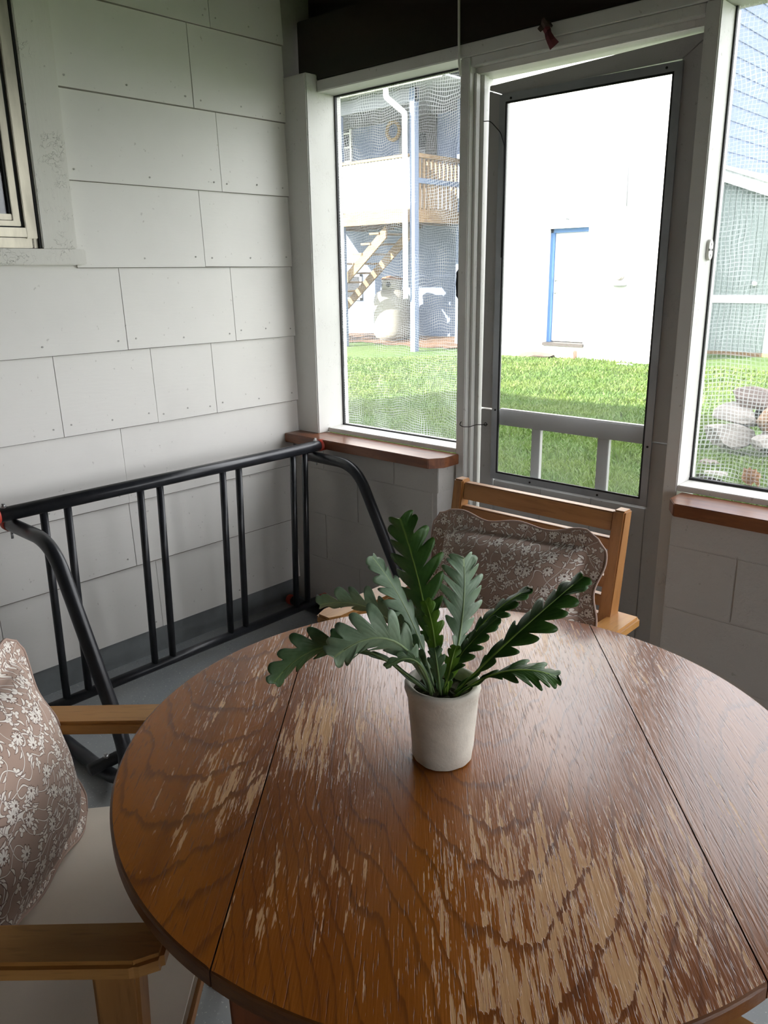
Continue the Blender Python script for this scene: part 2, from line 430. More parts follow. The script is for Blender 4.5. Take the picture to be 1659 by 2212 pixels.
def add_box(bm, x0, x1, y0, y1, z0, z1, bev=0.0):
    vs = [bm.verts.new(p) for p in ((x0, y0, z0), (x1, y0, z0), (x1, y1, z0), (x0, y1, z0), (x0, y0, z1), (x1, y0, z1), (x1, y1, z1), (x0, y1, z1))]
    fs = [bm.faces.new([vs[i] for i in f]) for f in ((3, 2, 1, 0), (4, 5, 6, 7), (0, 1, 5, 4), (1, 2, 6, 5), (2, 3, 7, 6), (3, 0, 4, 7))]
    if bev:
        es = list({e for f in fs for e in f.edges})
        bmesh.ops.bevel(bm, geom=es, offset=bev, segments=2, affect='EDGES', clamp_overlap=True)
    return vs

def box(name, x0, x1, y0, y1, z0, z1, mat, parent=None, bev=0.0):
    bm = bmesh.new()
    add_box(bm, x0, x1, y0, y1, z0, z1, bev)
    return from_bm(name, bm, mat, parent)

def boxes(name, lst, mat, parent=None, bev=0.0):
    bm = bmesh.new()
    for b in lst:
        add_box(bm, *b, bev)
    return from_bm(name, bm, mat, parent)

def prism(name, poly, axis, a0, a1, mat, parent=None, bev=0.0):
    """poly: 2-D outline; axis 'z' -> (x,y), 'y' -> (x,z), 'x' -> (y,z)"""
    bm = bmesh.new()
    def P(p, a):
        return {'z': (p[0], p[1], a), 'y': (p[0], a, p[1]), 'x': (a, p[0], p[1])}[axis]
    lo = [bm.verts.new(P(p, a0)) for p in poly]
    hi = [bm.verts.new(P(p, a1)) for p in poly]
    bm.faces.new(lo[::-1]); bm.faces.new(hi)
    n = len(poly)
    for i in range(n):
        bm.faces.new((lo[i], lo[(i + 1) % n], hi[(i + 1) % n], hi[i]))
    if bev:
        bmesh.ops.bevel(bm, geom=list(bm.edges), offset=bev, segments=2, affect='EDGES', clamp_overlap=True)
    return from_bm(name, bm, mat, parent)

def add_tube(bm, pts, r, seg=16, caps=True):
    pts = [Vector(p) for p in pts]
    rs = r if isinstance(r, (list, tuple)) else [r] * len(pts)
    rings = []
    up = None
    for i, p in enumerate(pts):
        if i == 0: tn = pts[1] - p
        elif i == len(pts) - 1: tn = p - pts[i - 1]
        else: tn = (pts[i + 1] - p).normalized() + (p - pts[i - 1]).normalized()
        tn.normalize()
        if up is None:
            up = Vector((0, 0, 1)) if abs(tn.z) < 0.9 else Vector((0, 1, 0))
        sx = tn.cross(up).normalized()
        up = sx.cross(tn).normalized()
        rings.append([bm.verts.new(p + (sx * math.cos(a) + up * math.sin(a)) * rs[i]) for a in [2 * PI * k / seg for k in range(seg)]])
    for a, b in zip(rings, rings[1:]):
        for k in range(seg):
            bm.faces.new((a[k], a[(k + 1) % seg], b[(k + 1) % seg], b[k]))
    if caps:
        bm.faces.new(rings[0][::-1]); bm.faces.new(rings[-1])

def tube(name, pts, r, mat, parent=None, seg=16, smooth=True):
    bm = bmesh.new()
    add_tube(bm, pts, r, seg)
    o = from_bm(name, bm, mat, parent, smooth)
    return o

def fillet(pts, rad, n=8):
    """round the inner corners of a polyline"""
    pts = [Vector(p) for p in pts]
    out = [pts[0]]
    for a, b, c in zip(pts, pts[1:], pts[2:]):
        d1, d2 = (a - b).normalized(), (c - b).normalized()
        ang = d1.angle(d2)
        L = min(rad / math.tan(ang / 2), (a - b).length * 0.48, (c - b).length * 0.48)
        p, q = b + d1 * L, b + d2 * L
        for k in range(n + 1):
            t = k / n
            out.append(p * (1 - t) ** 2 + b * 2 * t * (1 - t) + q * t * t)
    out.append(pts[-1])
    return out

def lathe(name, prof, mat, parent=None, seg=48, center=(0, 0, 0), wob=None):
    bm = bmesh.new()
    rings = []
    for i, (r, z) in enumerate(prof):
        ring = []
        for k in range(seg):
            a = 2 * PI * k / seg
            d = wob(a, i) if wob else (0, 0)
            ring.append(bm.verts.new((center[0] + (r + d[0]) * math.cos(a), center[1] + (r + d[0]) * math.sin(a), center[2] + z + d[1])))
        rings.append(ring)
    for a, b in zip(rings, rings[1:]):
        for k in range(seg):
            bm.faces.new((a[k], a[(k + 1) % seg], b[(k + 1) % seg], b[k]))
    if prof[0][0] > 1e-5: bm.faces.new(rings[0][::-1])
    if prof[-1][0] > 1e-5: bm.faces.new(rings[-1])
    bmesh.ops.remove_doubles(bm, verts=bm.verts, dist=1e-5)
    return from_bm(name, bm, mat, parent, True)

def tag(o, label, cat, group=None):
    o['label'] = label
    o['category'] = cat
    if group: o['group'] = group
    return o

def struct(o, label=None, cat=None):
    o['kind'] = 'structure'
    if label: o['label'] = label
    if cat: o['category'] = cat
    return o

def empty(name, loc=(0, 0, 0), rz=0.0):
    o = bpy.data.objects.new(name, None)
    o.empty_display_size = 0.1
    COL.objects.link(o)
    o.location = loc
    o.rotation_euler = (0, 0, rz)
    return o

def rehome(o, root):
    """parent a mesh that was written in world coordinates to an unrotated empty"""
    o.parent = root
    o.matrix_parent_inverse = Matrix.Translation(-Vector(root.location))
    return o

def copy_tree(o, parent=None):
    c = o.copy()
    COL.objects.link(c)
    c.parent = parent
    for ch in o.children:
        copy_tree(ch, c)
    return c

rnd = random.Random(7)

# ================================================================ THE PORCH
XR, YB, ZC = 5.20, -4.30, 2.52          # right wall, back wall, ceiling

fl = struct(box('floor', -0.02, XR + 0.2, YB, 0.26, -0.14, 0.0, 'floor'), 'grey speckled concrete porch floor', 'floor')
ce = struct(box('ceiling', -0.3, XR + 1.5, YB - 0.3, 0.55, ZC, ZC + 0.14, 'ceiling'), 'dark stained board ceiling above the beam', 'ceiling')  # unseen overhang on the right is lengthened to cut the high sky

# ---- left wall: lapped shingles
wl = struct(empty('wall_left'), 'white painted house wall of lapped siding shingles', 'wall')
boxes('wall_core', [(-0.16, -0.002, YB, -2.30, -0.14, ZC), (-0.16, -0.002, -2.30, -0.95, -0.14, 1.54), (-0.16, -0.002, -2.30, -0.95, 2.48, ZC), (-0.16, -0.002, -0.95, 0.24, -0.14, ZC)], 'backing', wl)
ZS = [0.106, 0.389, 0.642, 0.926, 1.203, 1.487, 1.762, 2.038, 2.314, 2.60]
JT = [[-0.73, -1.34, -1.95, -2.56, -3.17, -3.78], [-0.817, -1.43, -2.04, -2.65, -3.26, -3.87], [-0.818, -1.43, -2.04, -2.65, -3.26, -3.87],
      [-0.393, -0.664, -1.036, -1.65, -2.26, -2.87, -3.48, -4.09], [-0.276, -0.758, -1.37, -1.98, -2.59, -3.2, -3.81],
      [-0.397, -2.62, -3.23, -3.84], [-0.295, -2.7, -3.3, -3.9], [-0.396, -2.62, -3.23, -3.84], [-0.30, -2.7, -3.3, -3.9]]
def shingle(y0, y1, z0, z1, k):
    bm = bmesh.new()
    g = 0.0012
    tb = 0.0135 + rnd.uniform(-0.001, 0.0015)
    tt = 0.0035
    dz0, dz1 = rnd.uniform(-0.0015, 0.0015), rnd.uniform(-0.0015, 0.0015)
    zt = min(z1 + 0.012, ZC)
    v = [bm.verts.new(p) for p in ((-0.001, y0 + g, z0 + dz0), (-0.001, y1 - g, z0 + dz1), (tb, y1 - g, z0 + dz1), (tb, y0 + g, z0 + dz0),
                                   (-0.001, y0 + g, zt), (-0.001, y1 - g, zt), (tt, y1 - g, zt), (tt, y0 + g, zt))]
    for f in ((0, 1, 2, 3), (7, 6, 5, 4), (3, 2, 6, 7), (1, 5, 6, 2), (0, 3, 7, 4)):
        bm.faces.new([v[i] for i in f])
    return from_bm('shingle', bm, 'siding', wl)
nails = []
for k, joints in enumerate(JT):
    ys = sorted([0.045] + joints + [YB])
    for a, b in zip(ys, ys[1:]):
        a2, b2 = a, b
        if k >= 5:                                  # the house window interrupts these courses
            if a < -2.2 < b: b2 = -2.2
            if a < -0.913 < b:
                a2 = -0.9145
            if b2 != b and a2 == -0.9145:
                shingle(a, -2.2, ZS[k], ZS[k + 1], k); b2 = b
        if b2 - a2 > 0.01:
            shingle(a2, b2, ZS[k], ZS[k + 1], k)
            for yy in (a2 + 0.03, b2 - 0.035, (a2 + b2) / 2):
                nails.append((yy + rnd.uniform(-.006, .006), ZS[k] + 0.033 + rnd.uniform(-.006, .006)))
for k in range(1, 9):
    box('lip_shadow_strip', 0.0, 0.0118, YB if k < 5 else -0.912, 0.04, ZS[k] - 0.0026, ZS[k] + 0.002, 'joint', wl)  # dark strip painted in as the shadow line under each course
bm = bmesh.new()
for y, z in nails:
    vs = [bm.verts.new((0.0148, y + 0.0032 * math.cos(a), z + 0.0032 * math.sin(a))) for a in [2 * PI * i / 7 for i in range(7)]]
    ws = [bm.verts.new((0.006, v.co.y, v.co.z)) for v in vs]
    bm.faces.new(vs)
    for i in range(7): bm.faces.new((vs[i], ws[i], ws[(i + 1) % 7], vs[(i + 1) % 7]))
nh = from_bm('nail_heads', bm, 'mortar', wl)
nh['kind'] = 'stuff'
struct(box('baseboard_left', -0.002, 0.003, YB, 0.0, 0.0, 0.107, 'foundation'), 'bare grey foundation strip below the siding', 'foundation')

# ---- house window in the left wall
w3 = struct(empty('window_3', (0, -1.55, 1.545)), 'weathered aluminium house window with cracked white casing', 'window')
def w3p(o): return rehome(o, w3)
w3p(box('casing', 0.0, 0.030, -1.031, -0.914, 1.545, 2.46, 'casing', None, 0.003))
w3p(box('casing', 0.0, 0.030, -2.20, -2.085, 1.545, 2.46, 'casing', None, 0.003))
w3p(box('casing', 0.0, 0.030, -2.20, -0.914, 2.455, 2.515, 'casing', None, 0.003))
w3p(box('apron', 0.0, 0.036, -2.23, -0.889, 1.494, 1.544, 'casing', None, 0.004))
fr = w3p(boxes('outer_frame', [(-0.02, 0.018, -1.075, -1.038, 1.575, 2.455), (-0.02, 0.010, -1.052, -1.036, 1.546, 2.455), (-0.02, 0.018, -2.08, -2.04, 1.575, 2.455),
                               (-0.02, 0.012, -2.08, -1.055, 1.546, 1.577), (-0.02, 0.020, -2.08, -1.072, 1.579, 1.607)], 'alum', None, 0.002))
w3p(boxes('gasket', [(-0.03, 0.004, -1.084, -1.072, 1.60, 2.455), (-0.03, 0.002, -2.04, -1.07, 1.605, 1.612), (0.0, 0.020, -1.037, -1.031, 1.546, 2.455), (-0.03, -0.002, -1.112, -1.106, 1.645, 2.455)], 'rubber', None))
sa = w3p(boxes('sash', [(-0.02, 0.006, -1.106, -1.083, 1.612, 2.45), (-0.02, 0.008, -2.04, -1.083, 1.612, 1.628), (-0.02, 0.002, -2.04, -1.106, 1.630, 1.648), (-0.02, 0.006, -2.04, -2.02, 1.612, 2.45), (-0.02, 0.006, -2.04, -1.083, 2.43, 2.455)], 'alum', None, 0.0015))
w3p(box('pane', -0.016, -0.012, -2.03, -1.104, 1.644, 2.44, 'glass', None))
w3p(boxes('dark_room', [(-0.62, -0.60, -2.3, -0.95, 1.4, 2.5), (-0.60, -0.02, -2.32, -2.30, 1.4, 2.5), (-0.60, -0.165, -0.95, -0.93, 1.4, 2.5), (-0.60, -0.165, -2.3, -0.95, 1.38, 1.40)], 'interior_dark', None))
bm = bmesh.new()
g = [[bm.verts.new((-0.08 + 0.015 * math.sin(i * 0.9) + 0.008 * math.sin(j * 1.3 + i), -2.25 + i * 0.032, 1.56 + j * 0.028)) for j in range(8)] for i in range(40)]
for i in range(39):
    for j in range(7):
        bm.faces.new((g[i][j], g[i + 1][j], g[i + 1][j + 1], g[i][j + 1]))
w3p(from_bm('curtain', bm, 'curtain', None, True))

# ---- far wall: painted concrete block under the sills
wf = struct(empty('wall_far'), 'white painted concrete block knee wall under the wooden sills', 'wall')
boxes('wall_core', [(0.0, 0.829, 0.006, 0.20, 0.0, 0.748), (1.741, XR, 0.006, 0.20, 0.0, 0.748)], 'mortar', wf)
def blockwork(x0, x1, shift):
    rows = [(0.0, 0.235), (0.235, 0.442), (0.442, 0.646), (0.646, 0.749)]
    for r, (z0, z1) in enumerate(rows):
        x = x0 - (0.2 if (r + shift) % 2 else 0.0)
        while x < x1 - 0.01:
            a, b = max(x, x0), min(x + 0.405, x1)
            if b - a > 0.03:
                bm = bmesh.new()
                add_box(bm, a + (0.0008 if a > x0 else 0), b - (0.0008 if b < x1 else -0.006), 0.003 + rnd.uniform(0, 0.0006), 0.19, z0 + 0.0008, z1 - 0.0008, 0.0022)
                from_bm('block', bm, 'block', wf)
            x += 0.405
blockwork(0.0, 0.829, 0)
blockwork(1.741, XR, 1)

# ---- posts, headers and beam of the screened wall
struct(box('trim_1', 0.0, 0.14, 0.04, 0.23, 0.788, 2.20, 'trim', None, 0.004), 'white corner post beside the siding', 'post')
struct(box('trim_2', 0.846, 0.886, 0.095, 0.235, 0.0, 2.136, 'trim', None, 0.003), 'slim white post between window and screen door', 'post')
struct(box('trim_3', 1.668, 1.712, 0.095, 0.235, 0.0, 2.136, 'trim', None, 0.003), 'white post right of the screen door', 'post')
struct(box('trim_4', 0.14, XR, 0.095, 0.235, 2.137, 2.178, 'trim', None, 0.003), 'long white header board under the dark beam', 'board')
struct(boxes('trim_5', [(0.886, 1.668, 0.100, 0.235, 2.108, 2.136), (0.886, 1.668, 0.128, 0.235, 2.088, 2.108), (0.8865, 0.897, 0.118, 0.142, 0.0, 2.09), (0.8865, 0.903, 0.155, 0.182, 0.0, 2.09), (1.661, 1.6675, 0.186, 0.225, 0.0, 2.09)], 'trim', None, 0.002), 'stepped white door jamb and head stops', 'jamb')
struct(box('trim_6', 0.035, XR, 0.098, 0.24, 2.178, 2.40, 'beam', None, 0.004), 'dark brown beam across the top of the screened wall', 'beam')
struct(box('trim_7', -0.02, XR, 0.20, 0.26, 2.40, ZC, 'beam', None), 'dark board behind the beam', 'board')
bm = bmesh.new()
add_box(bm, 0.028, 0.0348, 0.11, 0.20, 2.205, 2.39, 0.001)
struct(from_bm('trim_8', bm, 'trim'), 'ragged white paint strip at the beam end', 'trim')

# ---- two screened windows
def sill_part(name, poly, parent):
    o = prism(name, poly, 'z', 0.750, 0.789, 'sill', None, 0.0025)
    return rehome(o, parent)
def screen_mesh(name, x0, x1, z0, z1, y, mat, bulge=0.006):
    bm = bmesh.new()
    nx, nz = 24, 40
    g = []
    for i in range(nx + 1):
        row = []
        for j in range(nz + 1):
            u, v = i / nx, j / nz
            d = bulge * math.sin(PI * u) * math.sin(PI * v) * (1 + 0.6 * math.sin(7 * u + 5 * v))
            row.append(bm.verts.new((x0 + (x1 - x0) * u, y + d, z0 + (z1 - z0) * v)))
        g.append(row)
    for i in range(nx):
        for j in range(nz):
            bm.faces.new((g[i][j], g[i + 1][j], g[i + 1][j + 1], g[i][j + 1]))
    return from_bm(name, bm, mat, None, True)
w1 = struct(empty('window_1', (0.49, 0.1, 0.75)), 'screened porch window overlooking the balcony, with stained wooden sill', 'window')
sill_part('window_sill', [(0.0105, -0.045), (0.825, -0.045), (0.862, 0.008), (0.862, 0.096), (0.0105, 0.096)], w1)
rehome(box('ledge', 0.14, 0.846, 0.097, 0.235, 0.7895, 0.808, 'trim', None, 0.002), w1)
rehome(boxes('gasket', [(0.14, 0.146, 0.188, 0.200, 0.808, 2.136), (0.14, 0.846, 0.188, 0.200, 0.808, 0.813), (0.14, 0.846, 0.188, 0.200, 2.131, 2.136)], 'rubber', None), w1)
rehome(screen_mesh('insect_screen', 0.14, 0.846, 0.808, 2.136, 0.196, 'screen_a'), w1)
w2 = struct(empty('window_2', (2.6, 0.1, 0.75)), 'screened porch window right of the door, with stained wooden sill', 'window')
sill_part('window_sill', [(1.764, -0.045), (XR, -0.045), (XR, 0.096), (1.728, 0.096), (1.728, 0.010)], w2)
rehome(box('ledge', 1.712, XR, 0.097, 0.235, 0.7895, 0.808, 'trim', None, 0.002), w2)
rehome(boxes('gasket', [(1.712, XR, 0.186, 0.202, 0.808, 0.816), (1.712, 1.717, 0.190, 0.200, 0.808, 2.136)], 'rubber', None), w2)
rehome(screen_mesh('insect_screen', 1.712, XR, 0.808, 2.136, 0.198, 'screen_b', 0.01), w2)

# ---- screen door
d1 = struct(empty('door_1', (1.29, 0.15, 0.03)), 'old white screen door with aluminium framed screen and lower panel', 'door')
def dp(o): return rehome(o, d1)
DY0, DY1 = 0.150, 0.185
dp(prism('stile', [(0.922, 0.968), (0.983, 0.968), (0.990, 2.012), (0.928, 2.034)], 'y', DY0, DY1, 'door', None, 0.002))
dp(prism('stile', [(0.918, 0.035), (0.978, 0.035), (0.983, 0.962), (0.921, 0.962)], 'y', DY0 + 0.001, DY1, 'door', None, 0.002))
dp(prism('stile', [(1.590, 0.923), (1.656, 0.923), (1.660, 2.068), (1.590, 2.020)], 'y', DY0, DY1, 'door', None, 0.002))
dp(prism('stile', [(1.594, 0.035), (1.656, 0.035), (1.656, 0.919), (1.590, 0.919)], 'y', DY0 + 0.001, DY1, 'door', None, 0.002))
dp(prism('top_rail', [(0.929, 2.0365), (0.991, 2.0135), (1.589, 2.0215), (1.660, 2.070), (1.660, 2.078), (0.930, 2.050)], 'y', DY0, DY1, 'door', None, 0.0015))
dp(box('mid_rail', 0.985, 1.592, 0.172, 0.197, 0.905, 0.966, 'door', None, 0.004))
for xa, xb in ((1.130, 1.166), (1.392, 1.434)):
    dp(box('baluster', xa, xb, 0.174, 0.194, 0.700, 0.905, 'door', None, 0.002))
pn = dp(boxes('lower_panel', [(0.984, 1.589, 0.162, 0.176, 0.035, 0.700), ], 'door', None, 0.002))
for xa, xb in ((0.986, 1.186), (1.188, 1.388), (1.390, 1.587)):
    dp(box('board', xa, xb, 0.1575, 0.1625, 0.04, 0.694, 'door', None, 0.001))
def frame(name, x0, x1, z0, z1, wd, y0, y1, mat):
    bm = bmesh.new()
    for poly in ([(x0, z0), (x1, z0), (x1 - wd, z0 + wd), (x0 + wd, z0 + wd)], [(x1, z0), (x1, z1), (x1 - wd, z1 - wd), (x1 - wd, z0 + wd)],
                 [(x1, z1), (x0, z1), (x0 + wd, z1 - wd), (x1 - wd, z1 - wd)], [(x0, z1), (x0, z0), (x0 + wd, z0 + wd), (x0 + wd, z1 - wd)]):
        lo = [bm.verts.new((p[0], y0, p[1])) for p in poly]
        hi = [bm.verts.new((p[0], y1, p[1])) for p in poly]
        bm.faces.new(lo); bm.faces.new(hi[::-1])
        for i in range(4): bm.faces.new((lo[i], hi[i], hi[(i + 1) % 4], lo[(i + 1) % 4]))
    return from_bm(name, bm, mat)
sf = dp(frame('screen_frame', 0.975, 1.597, 0.704, 2.016, 0.024, 0.1435, 0.1495, 'alum_dull'))
dp(frame('spline', 0.999, 1.573, 0.728, 1.992, 0.006, 0.1440, 0.1500, 'rubber'))
dp(screen_mesh('insect_screen', 1.003, 1.569, 0.732, 1.988, 0.1475, 'screen_d', 0.003))
for x, z in ((0.99, 0.965), (1.585, 0.905), (1.02, 2.0), (1.55, 2.004), (1.15, 0.715), (1.42, 0.715)):
    dp(tube('screw', [(x, 0.1436, z), (x, 0.1415, z)], 0.0038, 'dark_metal', None, 8))
hk = [(0.872, 0.094, 0.915), (0.872, 0.082, 0.905), (0.892, 0.078, 0.900), (0.905, 0.10, 0.898), (0.92, 0.125, 0.905), (0.945, 0.140, 0.905), (0.958, 0.142, 0.907)]
dp(tube('hook_latch', fillet(hk, 0.01, 4), 0.0016, 'dark_metal', None, 6))
dp(tube('screw_eye', [(0.950 + 0.006 * math.cos(a), 0.1405, 0.907 + 0.006 * math.sin(a)) for a in [i * PI / 6 for i in range(13)]], 0.0014, 'dark_metal', None, 6))
sp = [(0.905, 0.15, 1.945), (0.945, 0.135, 1.94), (0.985, 0.139, 1.90), (1.000, 0.1415, 1.86), (1.001, 0.1418, 1.72), (0.999, 0.1418, 1.50)]
dp(tube('closer_cable', fillet(sp, 0.04, 6), 0.0016, 'rubber', None, 6))

# ---- the other two sides of the porch (behind and beside the camera)
wr = struct(empty('unseen_wall_right'), 'unseen open side of the porch with knee wall, shaped to steer the light', 'wall')
boxes('knee_wall_and_light_block', [(XR, XR + 0.19, -2.7, 0.235, 0.0, 0.60), (XR, XR + 0.19, YB, -2.7, 0.0, ZC)], 'wall_back_paint', wr)  # full-height part added to cut the light from further back
for y in (-1.3, 0.14):
    box('post', XR + 0.06, XR + 0.15, y, y + 0.09, 0.60, 2.40, 'trim', wr)
box('header', XR + 0.03, XR + 0.18, YB, 0.235, 1.84, ZC, 'beam', wr)  # set low to darken the top of the left wall
struct(box('wall_back', -0.16, XR + 0.19, YB - 0.15, YB, -0.14, ZC, 'wall_back_paint'), 'plain painted wall behind the photographer', 'wall')
hs = struct(boxes('house_sun_block', [(-7.0, -0.63, -10.0, 0.24, -0.14, 3.3), (-0.63, -0.165, -10.0, -2.33, -0.14, 3.3), (-0.63, -0.165, -0.92, 0.24, -0.14, 3.3), (-0.63, -0.165, -2.33, -0.92, 2.52, 3.3), (-0.63, -0.165, -2.33, -0.92, -0.14, 1.37), (-0.165, 5.5, -10.0, -4.5, -0.14, 3.2)], 'siding'), 'unseen outer mass of the house, extended to block the sun', 'house')  # unseen mass, sized to keep the sun out of the porch

# ================================================================ FURNITURE
# ---- round drop-leaf table
TZ, TR = 0.74, 0.53
tb = empty('drop_leaf_table', (2.005, -1.392, 0.0), math.radians(40.46))
tag(tb, 'round worn oak drop-leaf table with flaking finish, holding the potted plant', 'table')
def slab(name, xa, xb, mat):
    def arc(x): return math.sqrt(max(TR * TR - x * x, 0))
    n = 48
    if xa <= -TR + 1e-4: xs = [-TR + (xb + TR) * (1 - math.cos(PI / 2 * i / n)) for i in range(n + 1)]
    elif xb >= TR - 1e-4: xs = [xa + (TR - xa) * math.sin(PI / 2 * i / n) for i in range(n + 1)]
    else: xs = [xa + (xb - xa) * i / n for i in range(n + 1)]
    top = [(x, arc(x)) for x in xs]
    bot = [(x, -arc(x)) for x in reversed(xs)]
    poly = []
    for p in top + bot:
        if not poly or (Vector(p) - Vector(poly[-1])).length > 1e-5: poly.append(p)
    if (Vector(poly[0]) - Vector(poly[-1])).length < 1e-5: poly.pop()
    bm = bmesh.new()
    def ring(s, z): 
        out = []
        for (x, y) in poly:
            cut = abs(x - xa) < 1e-6 and xa > -TR + 1e-4 or abs(x - xb) < 1e-6 and xb < TR - 1e-4
            d = math.hypot(x, y)
            k = (d - s) / d
            out.append(bm.verts.new((x if cut else x * k, y * k, z)))
        return out
    rings = [ring(0.006, TZ - 0.026), ring(0.0, TZ - 0.021), ring(0.0, TZ - 0.004), ring(0.0015, TZ - 0.001), ring(0.004, TZ)]
    bm.faces.new(rings[0][::-1])
    ft = bm.faces.new(rings[-1])
    n = len(poly)
    side = []
    for a, b in zip(rings, rings[1:]):
        for i in range(n):
            side.append(bm.faces.new((a[i], a[(i + 1) % n], b[(i + 1) % n], b[i])))
    for f in bm.faces: f.material_index = 1
    ft.material_index = 0
    o = from_bm(name, bm, mat, tb)
    o.data.materials.append(MAT['oak_edge'])
    return o
slab('drop_leaf', -TR, -0.2935, 'oak_left')
slab('tabletop', -0.2915, 0.2915, 'oak_mid')
slab('drop_leaf', 0.2935, TR, 'oak_right')
boxes('apron', [(-0.255, 0.255, -0.37, -0.35, 0.625, 0.7135), (-0.255, 0.255, 0.35, 0.37, 0.625, 0.7135), (-0.265, -0.245, -0.36, 0.36, 0.625, 0.7135), (0.245, 0.265, -0.36, 0.36, 0.625, 0.7135)], 'oak_leg', tb, 0.002)
for sx in (-1, 1):
    for sy in (-1, 1):
        bm = bmesh.new()
        vs = add_box(bm, -0.03, 0.03, -0.03, 0.03, 0.0, 0.714)
        for v in vs:
            if v.co.z < 0.1: v.co.x *= 0.65; v.co.y *= 0.65
            v.co.x += sx * 0.262; v.co.y += sy * 0.362
        bmesh.ops.bevel(bm, geom=list(bm.edges), offset=0.004, segments=2, affect='EDGES')
        from_bm('leg', bm, 'oak_leg', tb)

# ---- slatted armchairs (local +y is the way the sitter faces)
def round_bar(name, prof, w, mat, parent, x, bev=0.006):
    """bar of width w along x whose outline in (y,z) is prof"""
    o = prism(name, prof, 'x', x - w / 2, x + w / 2, mat, parent, bev)
    return o
def make_chair():
    r = empty('slatted_armchair')
    for s in (-1, 1):
        xa = s * 0.2755
        # arm rest: plan view with rounded tip
        pts = [(xa - 0.034, -0.235), (xa + 0.034, -0.235), (xa + 0.036, 0.235), (xa + 0.022, 0.268), (xa - 0.022, 0.268), (xa - 0.036, 0.235)]
        prism('arm_rest', pts, 'z', 0.622, 0.650, 'chair_y', r, 0.006)
        round_bar('front_leg', [(0.165, 0.0), (0.205, 0.0), (0.232, 0.621), (0.172, 0.621)], 0.042, 'chair_z', r, s * 0.270, 0.005)
        round_bar('back_post', [(-0.262, 0.0), (-0.218, 0.0), (-0.150, 0.42), (-0.158, 0.50), (-0.225, 0.905), (-0.262, 0.905), (-0.205, 0.50), (-0.203, 0.42)], 0.032, 'chair_z', r, s * 0.239, 0.004)
        round_bar('side_rail', [(-0.19, 0.375), (0.19, 0.375), (0.19, 0.425), (-0.19, 0.425)], 0.022, 'chair_y', r, s * 0.239, 0.002)
    box('front_rail', -0.25, 0.25, 0.172, 0.196, 0.37, 0.428, 'chair_x', r, 0.003)
    box('rear_rail', -0.225, 0.225, -0.19, -0.166, 0.37, 0.428, 'chair_x', r, 0.003)
    def yb(z): return -0.182 - (z - 0.50) * 0.0615 / 0.405 * 1.0
    zt = 0.898
    hs_ = [(zt - 0.046, zt)]
    z = zt - 0.046 - 0.018
    while z > 0.50:
        hs_.append((z - 0.028, z)); z -= 0.047
    for i, (a, b) in enumerate(hs_):
        t = 0.011 if i else 0.0125
        prism('slat', [(yb(a) - t, a), (yb(a) + t, a), (yb(b) + t, b), (yb(b) - t, b)], 'x', -0.2235, 0.2235, 'chair_x', r, 0.003)
    prism('seat', [(-0.222, -0.160), (0.222, -0.160), (0.252, -0.10), (0.290, 0.20), (0.284, 0.262), (-0.284, 0.262), (-0.290, 0.20), (-0.252, -0.10)], 'z', 0.4285, 0.452, 'seat', r, 0.006)
    boxes('seat_edge', [(-0.283, 0.283, 0.262, 0.268, 0.4295, 0.450)], 'chair_x', r, 0.001)
    return r
chA = make_chair()
chA.location = (1.612, -0.803, 0); chA.rotation_euler = (0, 0, PI)
tag(chA, 'slatted wooden armchair with its back to the screen door', 'chair', 'wooden armchairs around the table')
fdir = math.atan2(0.68, 0.73)
def chair_at(tip, fwd, label):
    c = copy_tree(chA)
    d = Vector((math.cos(fwd), math.sin(fwd), 0))
    c.location = Vector((tip[0], tip[1], 0)) - d * 0.268
    c.rotation_euler = (0, 0, fwd - PI / 2)
    c['label'] = label
    return c
chB = chair_at((1.726, -1.678), fdir, 'slatted wooden armchair in the left foreground, cut off by the picture edge')
chC = chair_at((2.44, -1.815), PI, 'wooden armchair mostly out of frame at the bottom right under the table edge')

